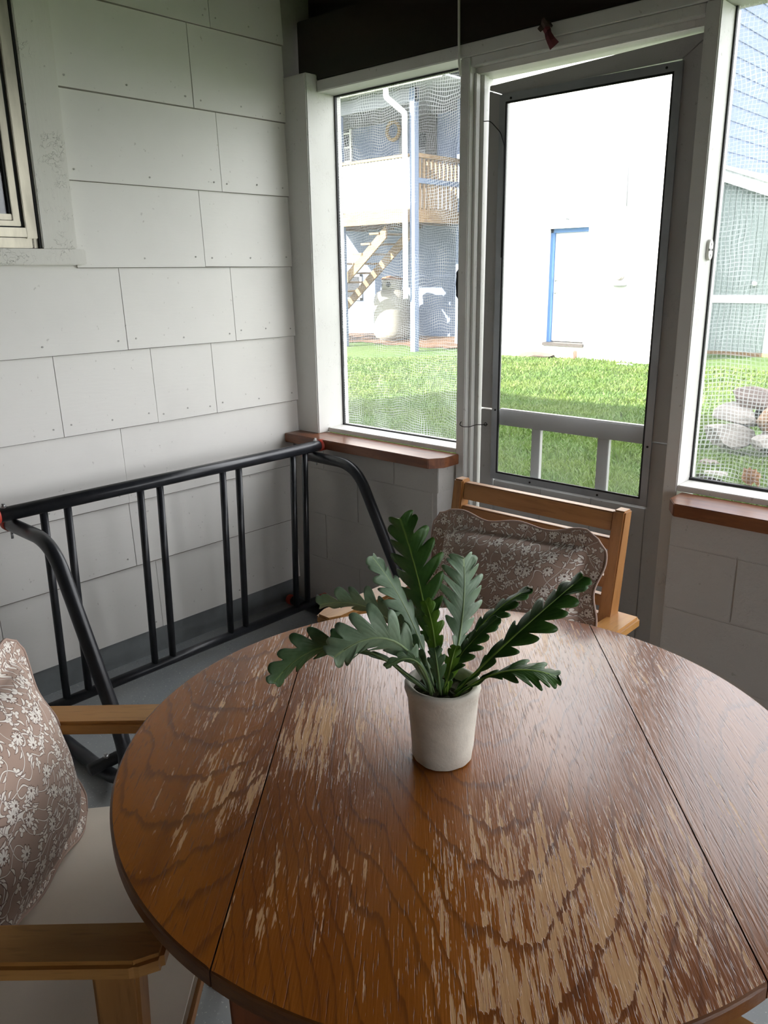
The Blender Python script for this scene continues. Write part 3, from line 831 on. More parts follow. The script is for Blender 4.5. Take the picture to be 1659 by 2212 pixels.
# ---- scalloped floral cushions (local x right, z up, front faces +y)
def make_cushion(name, hw, hh, th, seed, sag=0.0):
    n = 72
    rr = random.Random(seed)
    ph = [rr.uniform(0, 6.28) for _ in range(8)]
    fl_ = 0.80
    def outline(u, v):
        au, av = abs(u), abs(v)
        x = hw * u * (1 + 0.026 * math.cos(3 * PI * v) * au ** 6 - 0.035 * au ** 4 * (1 - av ** 2) + 0.02 * (au * av) ** 6)
        z = hh * v * (1 + 0.030 * math.cos(3 * PI * u + 0.5) * av ** 6 - 0.055 * av ** 4 * (1 - au ** 2) + 0.02 * (au * av) ** 6)
        # round the corners
        c = max(0.0, au + av - 1.80)
        k = 1 - 0.35 * c
        return x * k, z * k
    def thick(u, v):
        a, b = abs(u) / fl_, abs(v) / fl_
        if a >= 1 or b >= 1: return 0.0
        p = ((1 - a ** 2.6) * (1 - b ** 2.6)) ** 0.48
        wr = 1 + 0.07 * math.sin(9 * u + ph[1] + 3 * v) * (1 - p) + 0.05 * math.sin(13 * v + ph[2]) * (1 - p)
        edge = 0.10 * math.sin(17 * u + ph[3]) * max(0, b - 0.55) + 0.10 * math.sin(15 * v + ph[4]) * max(0, a - 0.55)
        return th * max(0.0, p * wr + edge * p)
    bm = bmesh.new()
    lay = {}
    for sgn in (1, -1):
        for i in range(n + 1):
            for j in range(n + 1):
                u, v = -1 + 2 * i / n, -1 + 2 * j / n
                if sgn == -1 and (i in (0, n) or j in (0, n)):
                    lay[sgn, i, j] = lay[1, i, j]; continue
                x, z = outline(u, v)
                wave = 0.006 * math.sin(5 * u + ph[5]) * abs(v) ** 3 + 0.006 * math.sin(6 * v + ph[6]) * abs(u) ** 3
                y = sgn * (thick(u, v) + (0.0015 if not (i in (0, n) or j in (0, n)) else 0.0)) + wave
                if sgn == -1: y = -thick(u, v) * 0.8 - 0.0015 + wave
                z -= sag * (1 - v) * 0.5 * (u * u) * 0.0
                lay[sgn, i, j] = bm.verts.new((x, y, z))
    for sgn in (1, -1):
        for i in range(n):
            for j in range(n):
                q = [lay[sgn, i, j], lay[sgn, i + 1, j], lay[sgn, i + 1, j + 1], lay[sgn, i, j + 1]]
                bm.faces.new(q if sgn == -1 else q[::-1])
    root = empty(name)
    from_bm('cover', bm, 'floral', root, True)
    loop = [(lay[1, i, 0] if False else (i, 0)) for i in range(n)] + [(n, j) for j in range(n)] + [(i, n) for i in range(n, 0, -1)] + [(0, j) for j in range(n, 0, -1)]
    pts = []
    for i, j in loop:
        u, v = -1 + 2 * i / n, -1 + 2 * j / n
        x, z = outline(u, v)
        wave = 0.006 * math.sin(5 * u + ph[5]) * abs(v) ** 3 + 0.006 * math.sin(6 * v + ph[6]) * abs(u) ** 3
        pts.append((x, wave, z))
    pts.append(pts[0])
    tube('piping', pts, 0.0028, 'piping', root, 6)
    return root
def put_cushion(c, chair, y, zc, tilt, twist=0.0, dx=0.0):
    ang = chair.rotation_euler[2]
    base = chair.location + Matrix.Rotation(ang, 3, 'Z') @ Vector((dx, y, zc))
    c.location = base
    c.rotation_euler = (Matrix.Rotation(ang, 3, 'Z') @ Matrix.Rotation(tilt, 3, 'X') @ Matrix.Rotation(twist, 3, 'Y')).to_euler()
cu1 = make_cushion('throw_cushion', 0.252, 0.206, 0.085, 3)
put_cushion(cu1, chA, -0.080, 0.664, math.radians(12), math.radians(3), -0.022)
tag(cu1, 'taupe floral scalloped cushion leaning on the chair by the door', 'cushion', 'floral cushions')
cu2 = make_cushion('throw_cushion', 0.245, 0.198, 0.080, 11)
put_cushion(cu2, chB, -0.075, 0.655, math.radians(14), math.radians(-2))
tag(cu2, 'taupe floral scalloped cushion on the chair in the left foreground', 'cushion', 'floral cushions')

# ---- potted plant
PX, PY = 2.006, -1.442
pl = empty('potted_plant', (PX, PY, TZ))
tag(pl, 'artificial lobed-leaf plant in a cream ceramic pot on the round table', 'plant')
def potwob(a, i):
    return (0.0006 * math.sin(5 * a + i) + 0.0005 * math.sin(11 * a + 2 * i), 0.0007 * math.sin(3 * a + i * 0.7))
lathe('pot', [(0.0, 0.0015), (0.043, 0.0015), (0.0455, 0.004), (0.047, 0.02), (0.0505, 0.07), (0.0535, 0.108), (0.0548, 0.112), (0.0568, 0.120), (0.0565, 0.126), (0.0535, 0.1285), (0.0490, 0.127), (0.0475, 0.121), (0.0465, 0.098), (0.0, 0.098)], 'pot', pl, 56, (0, 0, 0), potwob)
def soilwob(a, i): return (0, 0.0022 * math.sin(6 * a + i * 2.1) + 0.002 * math.sin(13 * a + i))
lathe('soil', [(0.0470, 0.098), (0.0468, 0.108), (0.038, 0.112), (0.026, 0.1135), (0.012, 0.115), (0.0, 0.116)], 'soil', pl, 36, (0, 0, 0), soilwob)
LEAVES = [
    ((1.9927, -1.4375, 0.843),(1.9286, -1.397, 0.9668),(1.8742, -1.3863, 1.0819),(-0.87, -0.313, -0.381),0.044,7,'d',0.22),
    ((1.9956, -1.4464, 0.843),(1.9383, -1.4382, 0.9484),(1.8722, -1.45, 1.0349),(0.034, -0.999, 0.02),0.027,7,'p',0.25),
    ((1.9943, -1.4475, 0.843),(1.9061, -1.4552, 0.9448),(1.8127, -1.5079, 0.958),(-0.477, 0.257, -0.84),0.030,7,'p',0.25),
    ((2.0005, -1.4576, 0.843),(1.9848, -1.5268, 0.957),(1.9344, -1.5942, 0.941),(-0.254, -0.305, -0.918),0.040,7,'p',0.22),
    ((1.9948, -1.4552, 0.843),(1.9128, -1.5521, 0.9361),(1.8542, -1.6386, 0.8917),(-0.219, 0.092, -0.971),0.032,6,'m',0.35),
    ((2.0027, -1.4251, 0.843),(1.9803, -1.3622, 0.9348),(1.9593, -1.3328, 1.0199),(-0.432, -0.84, 0.328),0.042,7,'p',0.25),
    ((2.0032, -1.4394, 0.843),(2.017, -1.3733, 0.9288),(2.049, -1.2814, 0.977),(-0.95, 0.31, -0.031),0.022,6,'d',0.25),
    ((2.0192, -1.4417, 0.843),(2.0853, -1.3762, 0.9411),(2.1344, -1.2719, 1.0158),(-0.887, 0.441, 0.14),0.034,7,'d',0.22),
    ((2.024, -1.4459, 0.843),(2.0925, -1.4142, 0.9012),(2.156, -1.3708, 0.8986),(-0.56, 0.797, 0.227),0.030,6,'d',0.35),
    ((2.0024, -1.4482, 0.843),(1.9831, -1.4341, 0.9263),(1.9566, -1.4239, 0.977),(-0.889, -0.356, -0.288),0.017,5,'b',0.20),
    ((2.0029, -1.4554, 0.843),(1.9889, -1.4765, 0.9139),(1.9493, -1.4768, 0.9685),(-0.851, -0.085, -0.518),0.012,4,'m',0.20),
    ((2.0161, -1.4511, 0.843),(2.0327, -1.445, 0.9091),(2.0577, -1.3785, 0.9632),(-0.941, 0.325, 0.092),0.020,6,'d',0.25),
    ((2.0032, -1.4634, 0.843),(2.0053, -1.5009, 0.9215),(1.9799, -1.5395, 0.9193),(-0.4, -0.36, -0.843),0.011,4,'m',0.40),
    ((2.0133, -1.4552, 0.843),(2.0204, -1.4725, 0.9045),(2.0115, -1.469, 0.9333),(-0.804, -0.575, -0.149),0.014,4,'m',0.10),
    ((2.0187, -1.4503, 0.843),(2.0281, -1.4532, 0.8995),(2.0256, -1.4362, 0.9294),(-0.936, -0.338, 0.102),0.013,4,'b',0.10),

]
def make_leaf(B, Mid, T, wv, hw, lobes, kind, stalk, seed):
    rr = random.Random(seed)
    B, Mid, T, wv = Vector(B), Vector(Mid), Vector(T), Vector(wv)
    off = Vector((PX, PY, TZ))
    ctrl = Mid * 2 - (B + T) * 0.5
    def mid(t): return B * (1 - t) ** 2 + ctrl * 2 * t * (1 - t) + T * t * t
    def tan(t): return ((ctrl - B) * (1 - t) + (T - ctrl) * t).normalized()
    L = sum((mid((i + 1) / 20) - mid(i / 20)).length for i in range(20))
    def env(t):
        if t < stalk: return 0.10 + 0.06 * (t / stalk)
        s = (t - stalk) / (1 - stalk)
        e = (0.16 + 0.84 * min(1.0, s / 0.38) ** 0.8)
        if s > 0.45: e *= 1 - 0.62 * ((s - 0.45) / 0.55) ** 1.6
        if s > 0.93: e *= math.sqrt(max(0.0, 1 - ((s - 0.93) / 0.07) ** 2)) * 0.98 + 0.02
        return e
    NT_ = 26 + lobes * 9
    js = [[rr.uniform(-.12, .12) for _ in range(lobes + 4)] for _ in range(2)]
    def lob(t, side):
        if t < stalk: return 1.0
        s = (t - stalk) / (1 - stalk) * (lobes + 0.6) + (0.25 if side else 0.0)
        k = int(s)
        if k >= lobes: return 1.0
        fr = s - k
        body = max(0.0, 1 - abs(2 * fr - 1) ** 2.6) ** 0.8
        depth = 0.70 + js[side][k % (lobes + 4)]
        if (t - stalk) / (1 - stalk) > 0.82: depth *= 0.45
        return 1 - depth * (1 - body)
    bm = bmesh.new()
    uvl = bm.verts.layers.float_vector.new('leafuv')
    NW = 5
    rows = []
    for i in range(NT_ + 1):
        t = i / NT_
        c, tg = mid(t), tan(t)
        wd = (wv - tg * wv.dot(tg)).normalized()
        nm = wd.cross(tg).normalized()
        row = []
        for side in (0, 1):
            sgn = -1 if side == 0 else 1
            wid = hw * env(t) * lob(t, side)
            for q in range(NW + 1):
                if side == 1 and q == 0: continue
                f = (NW - q) / NW if side == 0 else q / NW
                lat = wid * f
                fwdsh = 0.85 * lat * (1 if t > stalk else 0)
                cup = 0.35 * lat * lat / hw + 0.10 * hw * math.sin(t * lobes * 5 + side) * f * f
                p = c + wd * sgn * lat + tg * fwdsh + nm * cup
                v = bm.verts.new(p - off)
                v[uvl] = (sgn * f * env(t), t, 0)
                row.append(v)
        rows.append(row)
    m = len(rows[0])
    for a, b in zip(rows, rows[1:]):
        for k in range(m - 1):
            try: bm.faces.new((a[k], a[k + 1], b[k + 1], b[k]))
            except ValueError: pass
    o = from_bm('leaf', bm, 'leaf_' + kind, pl, True)
    so = o.modifiers.new('thickness', 'SOLIDIFY')
    so.thickness = 0.0007
    rib = [mid(t / 14) - off for t in range(0, 14)]
    tube('midrib', rib, [0.0026 * (1 - 0.8 * t / 14) for t in range(14)], 'leaf_' + ('b' if kind in 'db' else kind), o, 6)
    return o
for k, lf in enumerate(LEAVES):
    make_leaf(*lf, seed=20 + k)

# ---- black bicycle parking rack by the siding
rk = empty('bike_rack', (0.22, -0.70, 0.0))
tag(rk, 'black tubular bike rack with red end caps standing along the white siding', 'bike rack')
def rp(o): return rehome(o, rk)
XB = 0.222
YL, YRr = -1.335, -0.085
RT = 0.0215
for yy in (YL, YRr):
    path = [(0.205, yy, 0.722), (0.47, yy, 0.735), (0.735, yy, 0.44), (0.865, yy, 0.024), (0.055, yy, 0.0235)]
    path = [(0.205, yy, 0.722), (0.485, yy, 0.722), (0.865, yy, 0.023), (0.055, yy, 0.023)]
    lg = rp(tube('end_hoop', fillet(path, 0.17, 10), RT, 'black_tube', None, 20))
    for a, b in (((0.182, yy, 0.722), (0.212, yy, 0.722)), ((0.030, yy, 0.023), (0.062, yy, 0.023))):
        rp(tube('end_cap', [a, (a[0] + 0.004, a[1], a[2]), b], [RT * 0.92, RT + 0.0016, RT + 0.0016], 'red_cap', None, 20))
TB = 0.765
rp(tube('top_bar', [(XB + 0.018, -1.385, TB), (XB + 0.018, -0.050, TB)], RT + 0.001, 'black_tube', None, 24))
for y0, y1 in ((-1.415, -1.378), (-0.022, -0.058)):
    rp(tube('end_cap', [(XB + 0.018, y0, TB), (XB + 0.018, y0 + (0.004 if y1 > y0 else -0.004), TB), (XB + 0.018, y1, TB)], [0.021, 0.0245, 0.0245], 'red_cap', None, 24))
BR = 0.063
rp(tube('bottom_rail', [(XB - 0.008, -1.385, BR), (XB - 0.008, -0.050, BR)], 0.0185, 'black_tube', None, 20))
for y0, y1 in ((-1.41, -1.38), (-0.022, -0.055)):
    rp(tube('end_cap', [(XB - 0.008, y0, BR), (XB - 0.008, y0 + (0.004 if y1 > y0 else -0.004), BR), (XB - 0.008, y1, BR)], [0.018, 0.0205, 0.0205], 'red_cap', None, 20))
for y in (-1.240, -1.161, -0.897, -0.820, -0.549, -0.474, -0.199, -0.134):
    rp(tube('upright', [(XB - 0.007, y, BR + 0.012), (XB + 0.016, y, TB - 0.016)], 0.0128, 'black_tube', None, 14))
rp(tube('tie_rail', [(0.640, -1.385, 0.060), (0.640, -0.035, 0.060)], 0.0185, 'black_tube', None, 20))
for x, y, z in ((XB + 0.018, YL - 0.025, TB + 0.024), (XB + 0.018, YRr + 0.012, TB + 0.024), (XB - 0.008, YRr + 0.01, BR + 0.018), (0.640, YL + 0.005, 0.079)):
    b = rp(tube('bolt', [(x, y, z - 0.003), (x, y, z + 0.004), (x, y, z + 0.0042), (x, y, z + 0.011)], [0.009, 0.009, 0.0055, 0.0050], 'steel', None, 6, False))
for x, y, z in ((XB + 0.018, YL - 0.012, 0.685), (XB + 0.018, YRr + 0.012, 0.685)):
    rp(tube('bolt', [(x, y, z), (x, y, z + 0.02)], 0.0042, 'steel', None, 8))

# ---- small things on the screened wall
cb = tube('hanging_cable', fillet([(0.842, 0.088, 2.515), (0.843, 0.088, 2.30), (0.845, 0.088, 2.17), (0.847, 0.088, 2.12), (0.853, 0.088, 2.085)], 0.02, 4), 0.0042, 'white_plastic', None, 8)
tag(cb, 'thin white cable hanging down in front of the dark beam', 'cable')
rb = empty('ribbon_scrap', (1.19, 0.088, 2.15))
tag(rb, 'dark red knotted cloth scrap pinned above the screen door', 'ribbon')
def cloth_strip(name, pts, ws, mat, th=0.004):
    bm = bmesh.new()
    fr_, bk_ = [], []
    for i, (p, wd) in enumerate(zip(pts, ws)):
        a = Vector(pts[max(i - 1, 0)]); b = Vector(pts[min(i + 1, len(pts) - 1)])
        d = (b - a).normalized(); sd = d.cross(Vector((0, 1, 0))).normalized()
        y = 0.006 * math.sin(i * 1.9)
        fr_.append([bm.verts.new(Vector(p) + sd * wd * k + Vector((0, y - 0.004 + 0.003 * abs(k), 0))) for k in (-1, 0, 1)])
        bk_.append([bm.verts.new(Vector(p) + sd * wd * k + Vector((0, y, 0))) for k in (-1, 0, 1)])
    for i in range(len(pts) - 1):
        for k in range(2):
            bm.faces.new((fr_[i][k], fr_[i][k + 1], fr_[i + 1][k + 1], fr_[i + 1][k]))
            bm.faces.new((bk_[i][k], bk_[i + 1][k], bk_[i + 1][k + 1], bk_[i][k + 1]))
        for k in (0, 2):
            bm.faces.new((fr_[i][k], fr_[i + 1][k], bk_[i + 1][k], bk_[i][k]))
    for i in (0, len(pts) - 1):
        for k in range(2): bm.faces.new((fr_[i][k], fr_[i][k + 1], bk_[i][k + 1], bk_[i][k]))
    return rehome(from_bm(name, bm, mat), rb)
cloth_strip('tail', [(1.176, 0.086, 2.168), (1.184, 0.084, 2.155), (1.194, 0.082, 2.140), (1.206, 0.080, 2.122), (1.214, 0.078, 2.108)], [0.011, 0.012, 0.012, 0.014, 0.017], 'red_cloth')
cloth_strip('loop', [(1.158, 0.082, 2.160), (1.168, 0.080, 2.170), (1.178, 0.078, 2.176), (1.186, 0.078, 2.182)], [0.008, 0.010, 0.012, 0.010], 'brown_cloth')
cloth_strip('loop', [(1.178, 0.080, 2.176), (1.194, 0.078, 2.170), (1.208, 0.080, 2.160)], [0.009, 0.006, 0.003], 'brown_cloth')

pc = empty('plastic_plate', (1.712, 0.160, 1.505))
tag(pc, 'small white oval plastic plate with slots on the right door post', 'plate')
bm = bmesh.new()
n = 32
rings = []
for x, s in ((0.0005, 1.0), (0.006, 1.0), (0.0085, 0.93), (0.009, 0.85)):
    ring = []
    for k in range(n):
        a = 2 * PI * k / n
        cy_, cz_ = math.cos(a), math.sin(a)
        ring.append(bm.verts.new((x, 0.0165 * s * cy_, 0.012 * (1 if cz_ > 0.0 else -1) * (1 if abs(cz_) > 1e-6 else 0) + 0.0175 * s * cz_)))
    rings.append(ring)
for a, b in zip(rings, rings[1:]):
    for k in range(n): bm.faces.new((a[k], a[(k + 1) % n], b[(k + 1) % n], b[k]))
bm.faces.new(rings[0][::-1]); bm.faces.new(rings[-1])
from_bm('plate_body', bm, 'white_plastic', pc)
for y0, y1, z0, z1 in ((-0.0155, -0.0055, -0.0028, 0.0028), (0.004, 0.0155, -0.0028, 0.0028), (-0.0012, 0.0012, 0.012, 0.0185), (-0.0012, 0.0012, -0.0185, -0.012)):
    box('slot', 0.0082, 0.0094, y0, y1, z0, z1, 'dark_slot', pc)
bd = empty('latch_plate', (0.838, 0.125, 1.355))
tag(bd, 'black rounded plate on the window side of the slim white post', 'plate')
ov = []
for k in range(32):
    a0 = 2 * PI * k / 32
    ov.append((0.128 + 0.026 * math.cos(a0), 1.412 + 0.034 * math.sin(a0) + (0.024 if math.sin(a0) > 1e-6 else -0.024 if math.sin(a0) < -1e-6 else 0)))
rehome(prism('plate_body', ov, 'x', 0.8315, 0.8455, 'rubber', None, 0.003), bd)
rehome(box('thumb_tab', 0.826, 0.833, 0.118, 0.138, 1.40, 1.424, 'rubber', None, 0.002), bd)

# dry leaves and debris caught at the foot of the right screen
def leaf_sheet(name, outline, mat, loc, rz, tilt, curl, parent=None):
    bm = bmesh.new()
    c = bm.verts.new((0, 0, 0))
    vs = [bm.verts.new((x, curl * (x * x + 0.6 * z * z) + 0.002 * math.sin(90 * x), z)) for x, z in outline]
    c.co = (sum(v.co.x for v in vs) / len(vs), 0, sum(v.co.z for v in vs) / len(vs))
    for i in range(len(vs)): bm.faces.new((c, vs[i], vs[(i + 1) % len(vs)]))
    bmesh.ops.subdivide_edges(bm, edges=list(bm.edges), cuts=2, use_grid_fill=True)
    rr = random.Random(len(outline))
    for v in bm.verts: v.co.y += rr.uniform(-0.0015, 0.0015)
    o = from_bm(name, bm, mat, parent, True)
    so = o.modifiers.new('thickness', 'SOLIDIFY'); so.thickness = 0.0006
    return o
dl = empty('dry_leaf', (1.888, 0.216, 0.809))
tag(dl, 'curled orange brown dry maple leaf caught at the foot of the right screen', 'leaf')
maple = [(-0.030, 0.022), (-0.027, 0.040), (-0.030, 0.052), (-0.018, 0.050), (-0.010, 0.056), (0.000, 0.051), (0.010, 0.054), (0.013, 0.046), (0.024, 0.042), (0.027, 0.030), (0.022, 0.024), (0.028, 0.010), (0.024, 0.0), (0.020, 0.012), (0.012, 0.016), (0.006, 0.004), (-0.006, 0.006), (-0.016, 0.010), (-0.024, 0.014)]
leaf_sheet('blade', maple, 'dry_leaf', None, 0, 0, 9.0, dl)
tube('stalk', [(-0.030, 0.001, 0.022), (-0.055, 0.0, 0.020), (-0.085, -0.002, 0.013)], 0.0007, 'bark', dl, 5)
dk = leaf_sheet('rotten_leaf', [(-0.03, 0.0), (-0.034, 0.018), (-0.026, 0.030), (-0.018, 0.026), (-0.008, 0.032), (0.006, 0.027), (0.02, 0.03), (0.03, 0.012), (0.024, 0.0)], 'dark_leaf', None, 0, 0, 6.0)
dk.location = (1.972, 0.214, 0.809)
tag(dk, 'black rotten leaf at the right end of the screen foot', 'leaf')
bm = bmesh.new()
rr = random.Random(5)
for k in range(16):
    x = 1.728 + 0.075 * rr.random() ** 1.3; z = 0.8115 + rr.uniform(0, 0.016) * (1 - (x - 1.728) / 0.09)
    a = rr.uniform(-0.9, 0.4); l = rr.uniform(0.006, 0.016)
    add_tube(bm, [(x - l * math.cos(a), 0.212 + rr.uniform(-.004, .004), z - l * math.sin(a) * 0.3), (x, 0.213, z + 0.001), (x + l * math.cos(a), 0.214, z + l * math.sin(a) * 0.5)], [0.0015, 0.003, 0.0012], 5)
dbm = from_bm('bark_debris', bm, 'bark')
dbm['kind'] = 'stuff'
tag(dbm, 'crumbled dark bark bits at the foot of the right screen', 'debris')

# ================================================================ OUTSIDE
GZ = -0.12
# ---- lawn
bm = bmesh.new()
nx, ny = 90, 90
g = []
def lawn_z(x, y):
    return GZ - 0.02 + 0.018 * math.sin(x * 0.9 + 1.3) * math.cos(y * 0.7) + 0.010 * math.sin(x * 2.3 + y * 1.7)
for i in range(nx + 1):
    row = []
    for j in range(ny + 1):
        x = -34 + 60 * i / nx; y = -16 + 56 * j / ny
        row.append(bm.verts.new((x, y, lawn_z(x, y))))
    g.append(row)
for i in range(nx):
    for j in range(ny):
        bm.faces.new((g[i][j], g[i + 1][j], g[i + 1][j + 1], g[i][j + 1]))
struct(from_bm('lawn', bm, 'lawn', None, True), 'green lawn sloping away outside the porch', 'lawn')

def make_grass():
    rng = np.random.default_rng(4)
    N = 230000
    # denser near the porch, thinning with distance, inside the wedge that the openings look on to
    d = 1.6 + 12.5 * rng.random(N) ** 1.25
    a = rng.uniform(math.radians(86), math.radians(140), N)
    x = 2.668 + (d + 1.6) * np.cos(a); y = -2.281 + (d + 1.6) * np.sin(a)
    keep = (y > 0.45) & ~((y > 11.2) & (x > -7.6)) & (y < 13.0)
    keep &= ~((x > -0.05) & (x < 2.2) & (y > 4.85) & (y < 6.3))
    x, y, d = x[keep], y[keep], d[keep]
    n = len(x)
    z = GZ - 0.02 + 0.018 * np.sin(x * 0.9 + 1.3) * np.cos(y * 0.7) + 0.010 * np.sin(x * 2.3 + y * 1.7)
    clump = 0.5 + 0.5 * np.sin(x * 3.1 + 1.7 * np.sin(y * 2.2)) * np.sin(y * 2.7 + 1.3 * np.sin(x * 1.9))
    h = (0.035 + 0.045 * rng.random(n)) * (0.75 + 0.6 * clump)
    wd = (0.0022 + 0.0022 * rng.random(n)) * (1 + d * 0.22)
    th = rng.uniform(0, 2 * PI, n)
    lean = rng.uniform(0.15, 0.9, n) * h
    la = rng.uniform(0, 2 * PI, n)
    cx_, sx_ = np.cos(th) * wd, np.sin(th) * wd
    lx, ly = np.cos(la) * lean, np.sin(la) * lean
    v = np.empty((n, 5, 3), np.float32)
    v[:, 0] = np.c_[x - cx_, y - sx_, z - 0.004]; v[:, 1] = np.c_[x + cx_, y + sx_, z - 0.004]
    v[:, 2] = np.c_[x + cx_ * 0.8 + lx * 0.35, y + sx_ * 0.8 + ly * 0.35, z + h * 0.6]
    v[:, 3] = np.c_[x - cx_ * 0.8 + lx * 0.35, y - sx_ * 0.8 + ly * 0.35, z + h * 0.6]
    v[:, 4] = np.c_[x + lx, y + ly, z + h * 0.95]
    me = bpy.data.meshes.new('grass_blades')
    me.vertices.add(n * 5); me.vertices.foreach_set('co', v.ravel())
    base = (np.arange(n) * 5)[:, None]
    quad = base + np.array([0, 1, 2, 3]); tri = base + np.array([3, 2, 4])
    loops = np.concatenate([quad, tri], 1).ravel().astype(np.int32)
    me.loops.add(len(loops)); me.loops.foreach_set('vertex_index', loops)
    st = (np.arange(n) * 7)[:, None] + np.array([0, 4])
    me.polygons.add(n * 2)
    me.polygons.foreach_set('loop_start', st.ravel().astype(np.int32))
    me.update(calc_edges=True)
    me.validate()
    o = link('grass_blades', me, 'blades')
    o['kind'] = 'stuff'
    tag(o, 'short green grass blades of the lawn', 'grass')
make_grass()

# bare earth along the house beyond the lawn
bm = bmesh.new()
rr = random.Random(9)
top, bot = [], []
for i in range(41):
    x = -14.5 + 7.2 * i / 40
    top.append(bm.verts.new((x, 13.3, lawn_z(x, 13.3) + 0.10)))
    bot.append(bm.verts.new((x, 11.75 + rr.uniform(-0.2, 0.2), lawn_z(x, 11.8) + 0.012)))
for i in range(40): bm.faces.new((bot[i], bot[i + 1], top[i + 1], top[i]))
struct(from_bm('dirt_border', bm, 'dirt', None, True), 'bare brown earth border under the balcony', 'ground')

# ---- neighbouring wing with the door
wg = empty('white_house_wing', (-5.4, 11.4, GZ))
tag(wg, 'tall sunlit pale house wing with a narrow door behind the lawn', 'building')
def wp(o): return rehome(o, wg)
XW0, XW1, YW = -7.5, -3.5, 11.4
DX0, DX1, DZ0, DZ1 = -5.73, -4.87, 0.13, 2.22
wp(boxes('front_wall', [(XW0, DX0, YW, YW + 0.3, GZ - 0.2, 7.6), (DX1, XW1 - 0.02, YW, YW + 0.3, GZ - 0.2, 7.6), (DX0, DX1, YW, YW + 0.3, DZ1, 7.6), (DX0, DX1, YW, YW + 0.3, GZ - 0.2, DZ0)], 'white_wall'))
wp(boxes('side_wall', [(XW1 - 0.3, XW1 - 0.02, YW + 0.3, 21.0, GZ - 0.2, 7.6), (XW0, XW0 + 0.3, YW + 0.3, 21.0, GZ - 0.2, 7.6)], 'shade_blue_wall'))
z = GZ
lapm = None
while z < 7.5:
    bm = bmesh.new()
    vs = add_box(bm, XW1 - 0.02, XW1 + 0.004, YW, 21.0, 0, 0.268)
    for v in vs:
        if v.co.x > XW1 and v.co.z < 0.1: v.co.x = XW1 + 0.022
    for v in vs: v.co.z += z
    wp(from_bm('lap_board', bm, 'shade_blue_wall'))
    z += 0.262
wp(box('corner_board', XW1 - 0.02, XW1 + 0.03, YW - 0.03, YW + 0.09, GZ - 0.1, 7.6, 'white_trim'))
wp(box('roof', XW0 - 0.3, XW1 + 0.3, YW - 0.35, 21.3, 7.6, 7.8, 'roofing'))
dr = wp(boxes('door_leaf', [(DX0 + 0.06, DX1 - 0.06, YW + 0.20, YW + 0.25, DZ0 + 0.03, DZ1 - 0.07)], 'white_trim', None, 0.01))
wp(boxes('door_frame', [(DX0, DX0 + 0.06, YW + 0.13, YW + 0.28, DZ0, DZ1), (DX1 - 0.06, DX1, YW + 0.13, YW + 0.28, DZ0, DZ1), (DX0, DX1, YW + 0.13, YW + 0.28, DZ1 - 0.07, DZ1)], 'blue_trim'))
wp(box('threshold', DX0, DX1 + 0.02, YW - 0.04, YW + 0.25, DZ0 - 0.04, DZ0 + 0.015, 'dark_door'))
for zz in (1.30, 1.07):
    wp(tube('door_knob', [(DX0 + 0.14, YW + 0.20, zz), (DX0 + 0.14, YW + 0.17, zz), (DX0 + 0.14, YW + 0.15, zz), (DX0 + 0.14, YW + 0.13, zz)], [0.02, 0.02, 0.035, 0.02], 'steel', None, 12))
# fittings on its front
sl = empty('wall_fixture', (-4.2, 11.38, 1.3)); tag(sl, 'small round fixture above a little shelf on the sunlit facade', 'fixture')
rehome(tube('cover', [(-4.2, 11.398, 1.36), (-4.2, 11.33, 1.36), (-4.2, 11.30, 1.36)], [0.075, 0.075, 0.05], 'tank', None, 16), sl)
rehome(box('shelf', -4.34, -4.06, 11.25, 11.398, 1.20, 1.235, 'grey_soffit', None, 0.004), sl)
bk_ = tag(tube('wall_bracket', [(-5.30, 11.395, 2.37), (-5.30, 11.34, 2.37), (-5.31, 11.33, 2.43)], 0.018, 'grey_soffit', None, 8), 'tiny grey bracket above the door on the sunlit facade', 'bracket')
tag(tube('facade_wire', [(-4.22, 11.385, 4.9), (-4.20, 11.385, 3.6), (-4.17, 11.385, 2.52)], 0.012, 'grey_soffit', None, 6), 'thin wire running down the sunlit facade', 'wire')
# stones at its foot
def rock(name, c, s, mat, seed, parent=None, flat=0.0, sub=2):
    rr = random.Random(seed)
    bm = bmesh.new()
    bmesh.ops.create_icosphere(bm, subdivisions=sub, radius=1.0)
    pl_ = []
    for k in range(15):
        d = Vector((rr.gauss(0, 1), rr.gauss(0, 1), rr.gauss(0, 1))).normalized()
        pl_.append((d, rr.uniform(0.50, 0.82)))
    for v in bm.verts:
        for d, h in pl_:
            k = v.co.dot(d)
            if k > h: v.co -= d * (k - h)
        v.co *= 1 + rr.uniform(-0.03, 0.03)
        v.co = Vector((v.co.x * s[0] + c[0], v.co.y * s[1] + c[1], max(v.co.z, -0.75) * s[2] + c[2]))
    return from_bm(name, bm, mat, parent)
st = tag(rock('stepping_stone', (-5.72, 11.06, GZ + 0.03), (0.52, 0.22, 0.10), 'stone_b', 41), 'long flat grey brown stone lying before the facade door', 'stone')
bk2 = tag(box('loose_brick', -5.12, -4.88, 11.12, 11.24, GZ - 0.01, GZ + 0.16, 'brick', None, 0.01), 'reddish brick standing right of the flat stone at the facade', 'brick')
tag(rock('flat_scrap', (-3.75, 10.9, GZ + 0.0), (0.25, 0.15, 0.035), 'green_board', 44), 'flat greenish slab lying at the corner of the facade', 'slab')

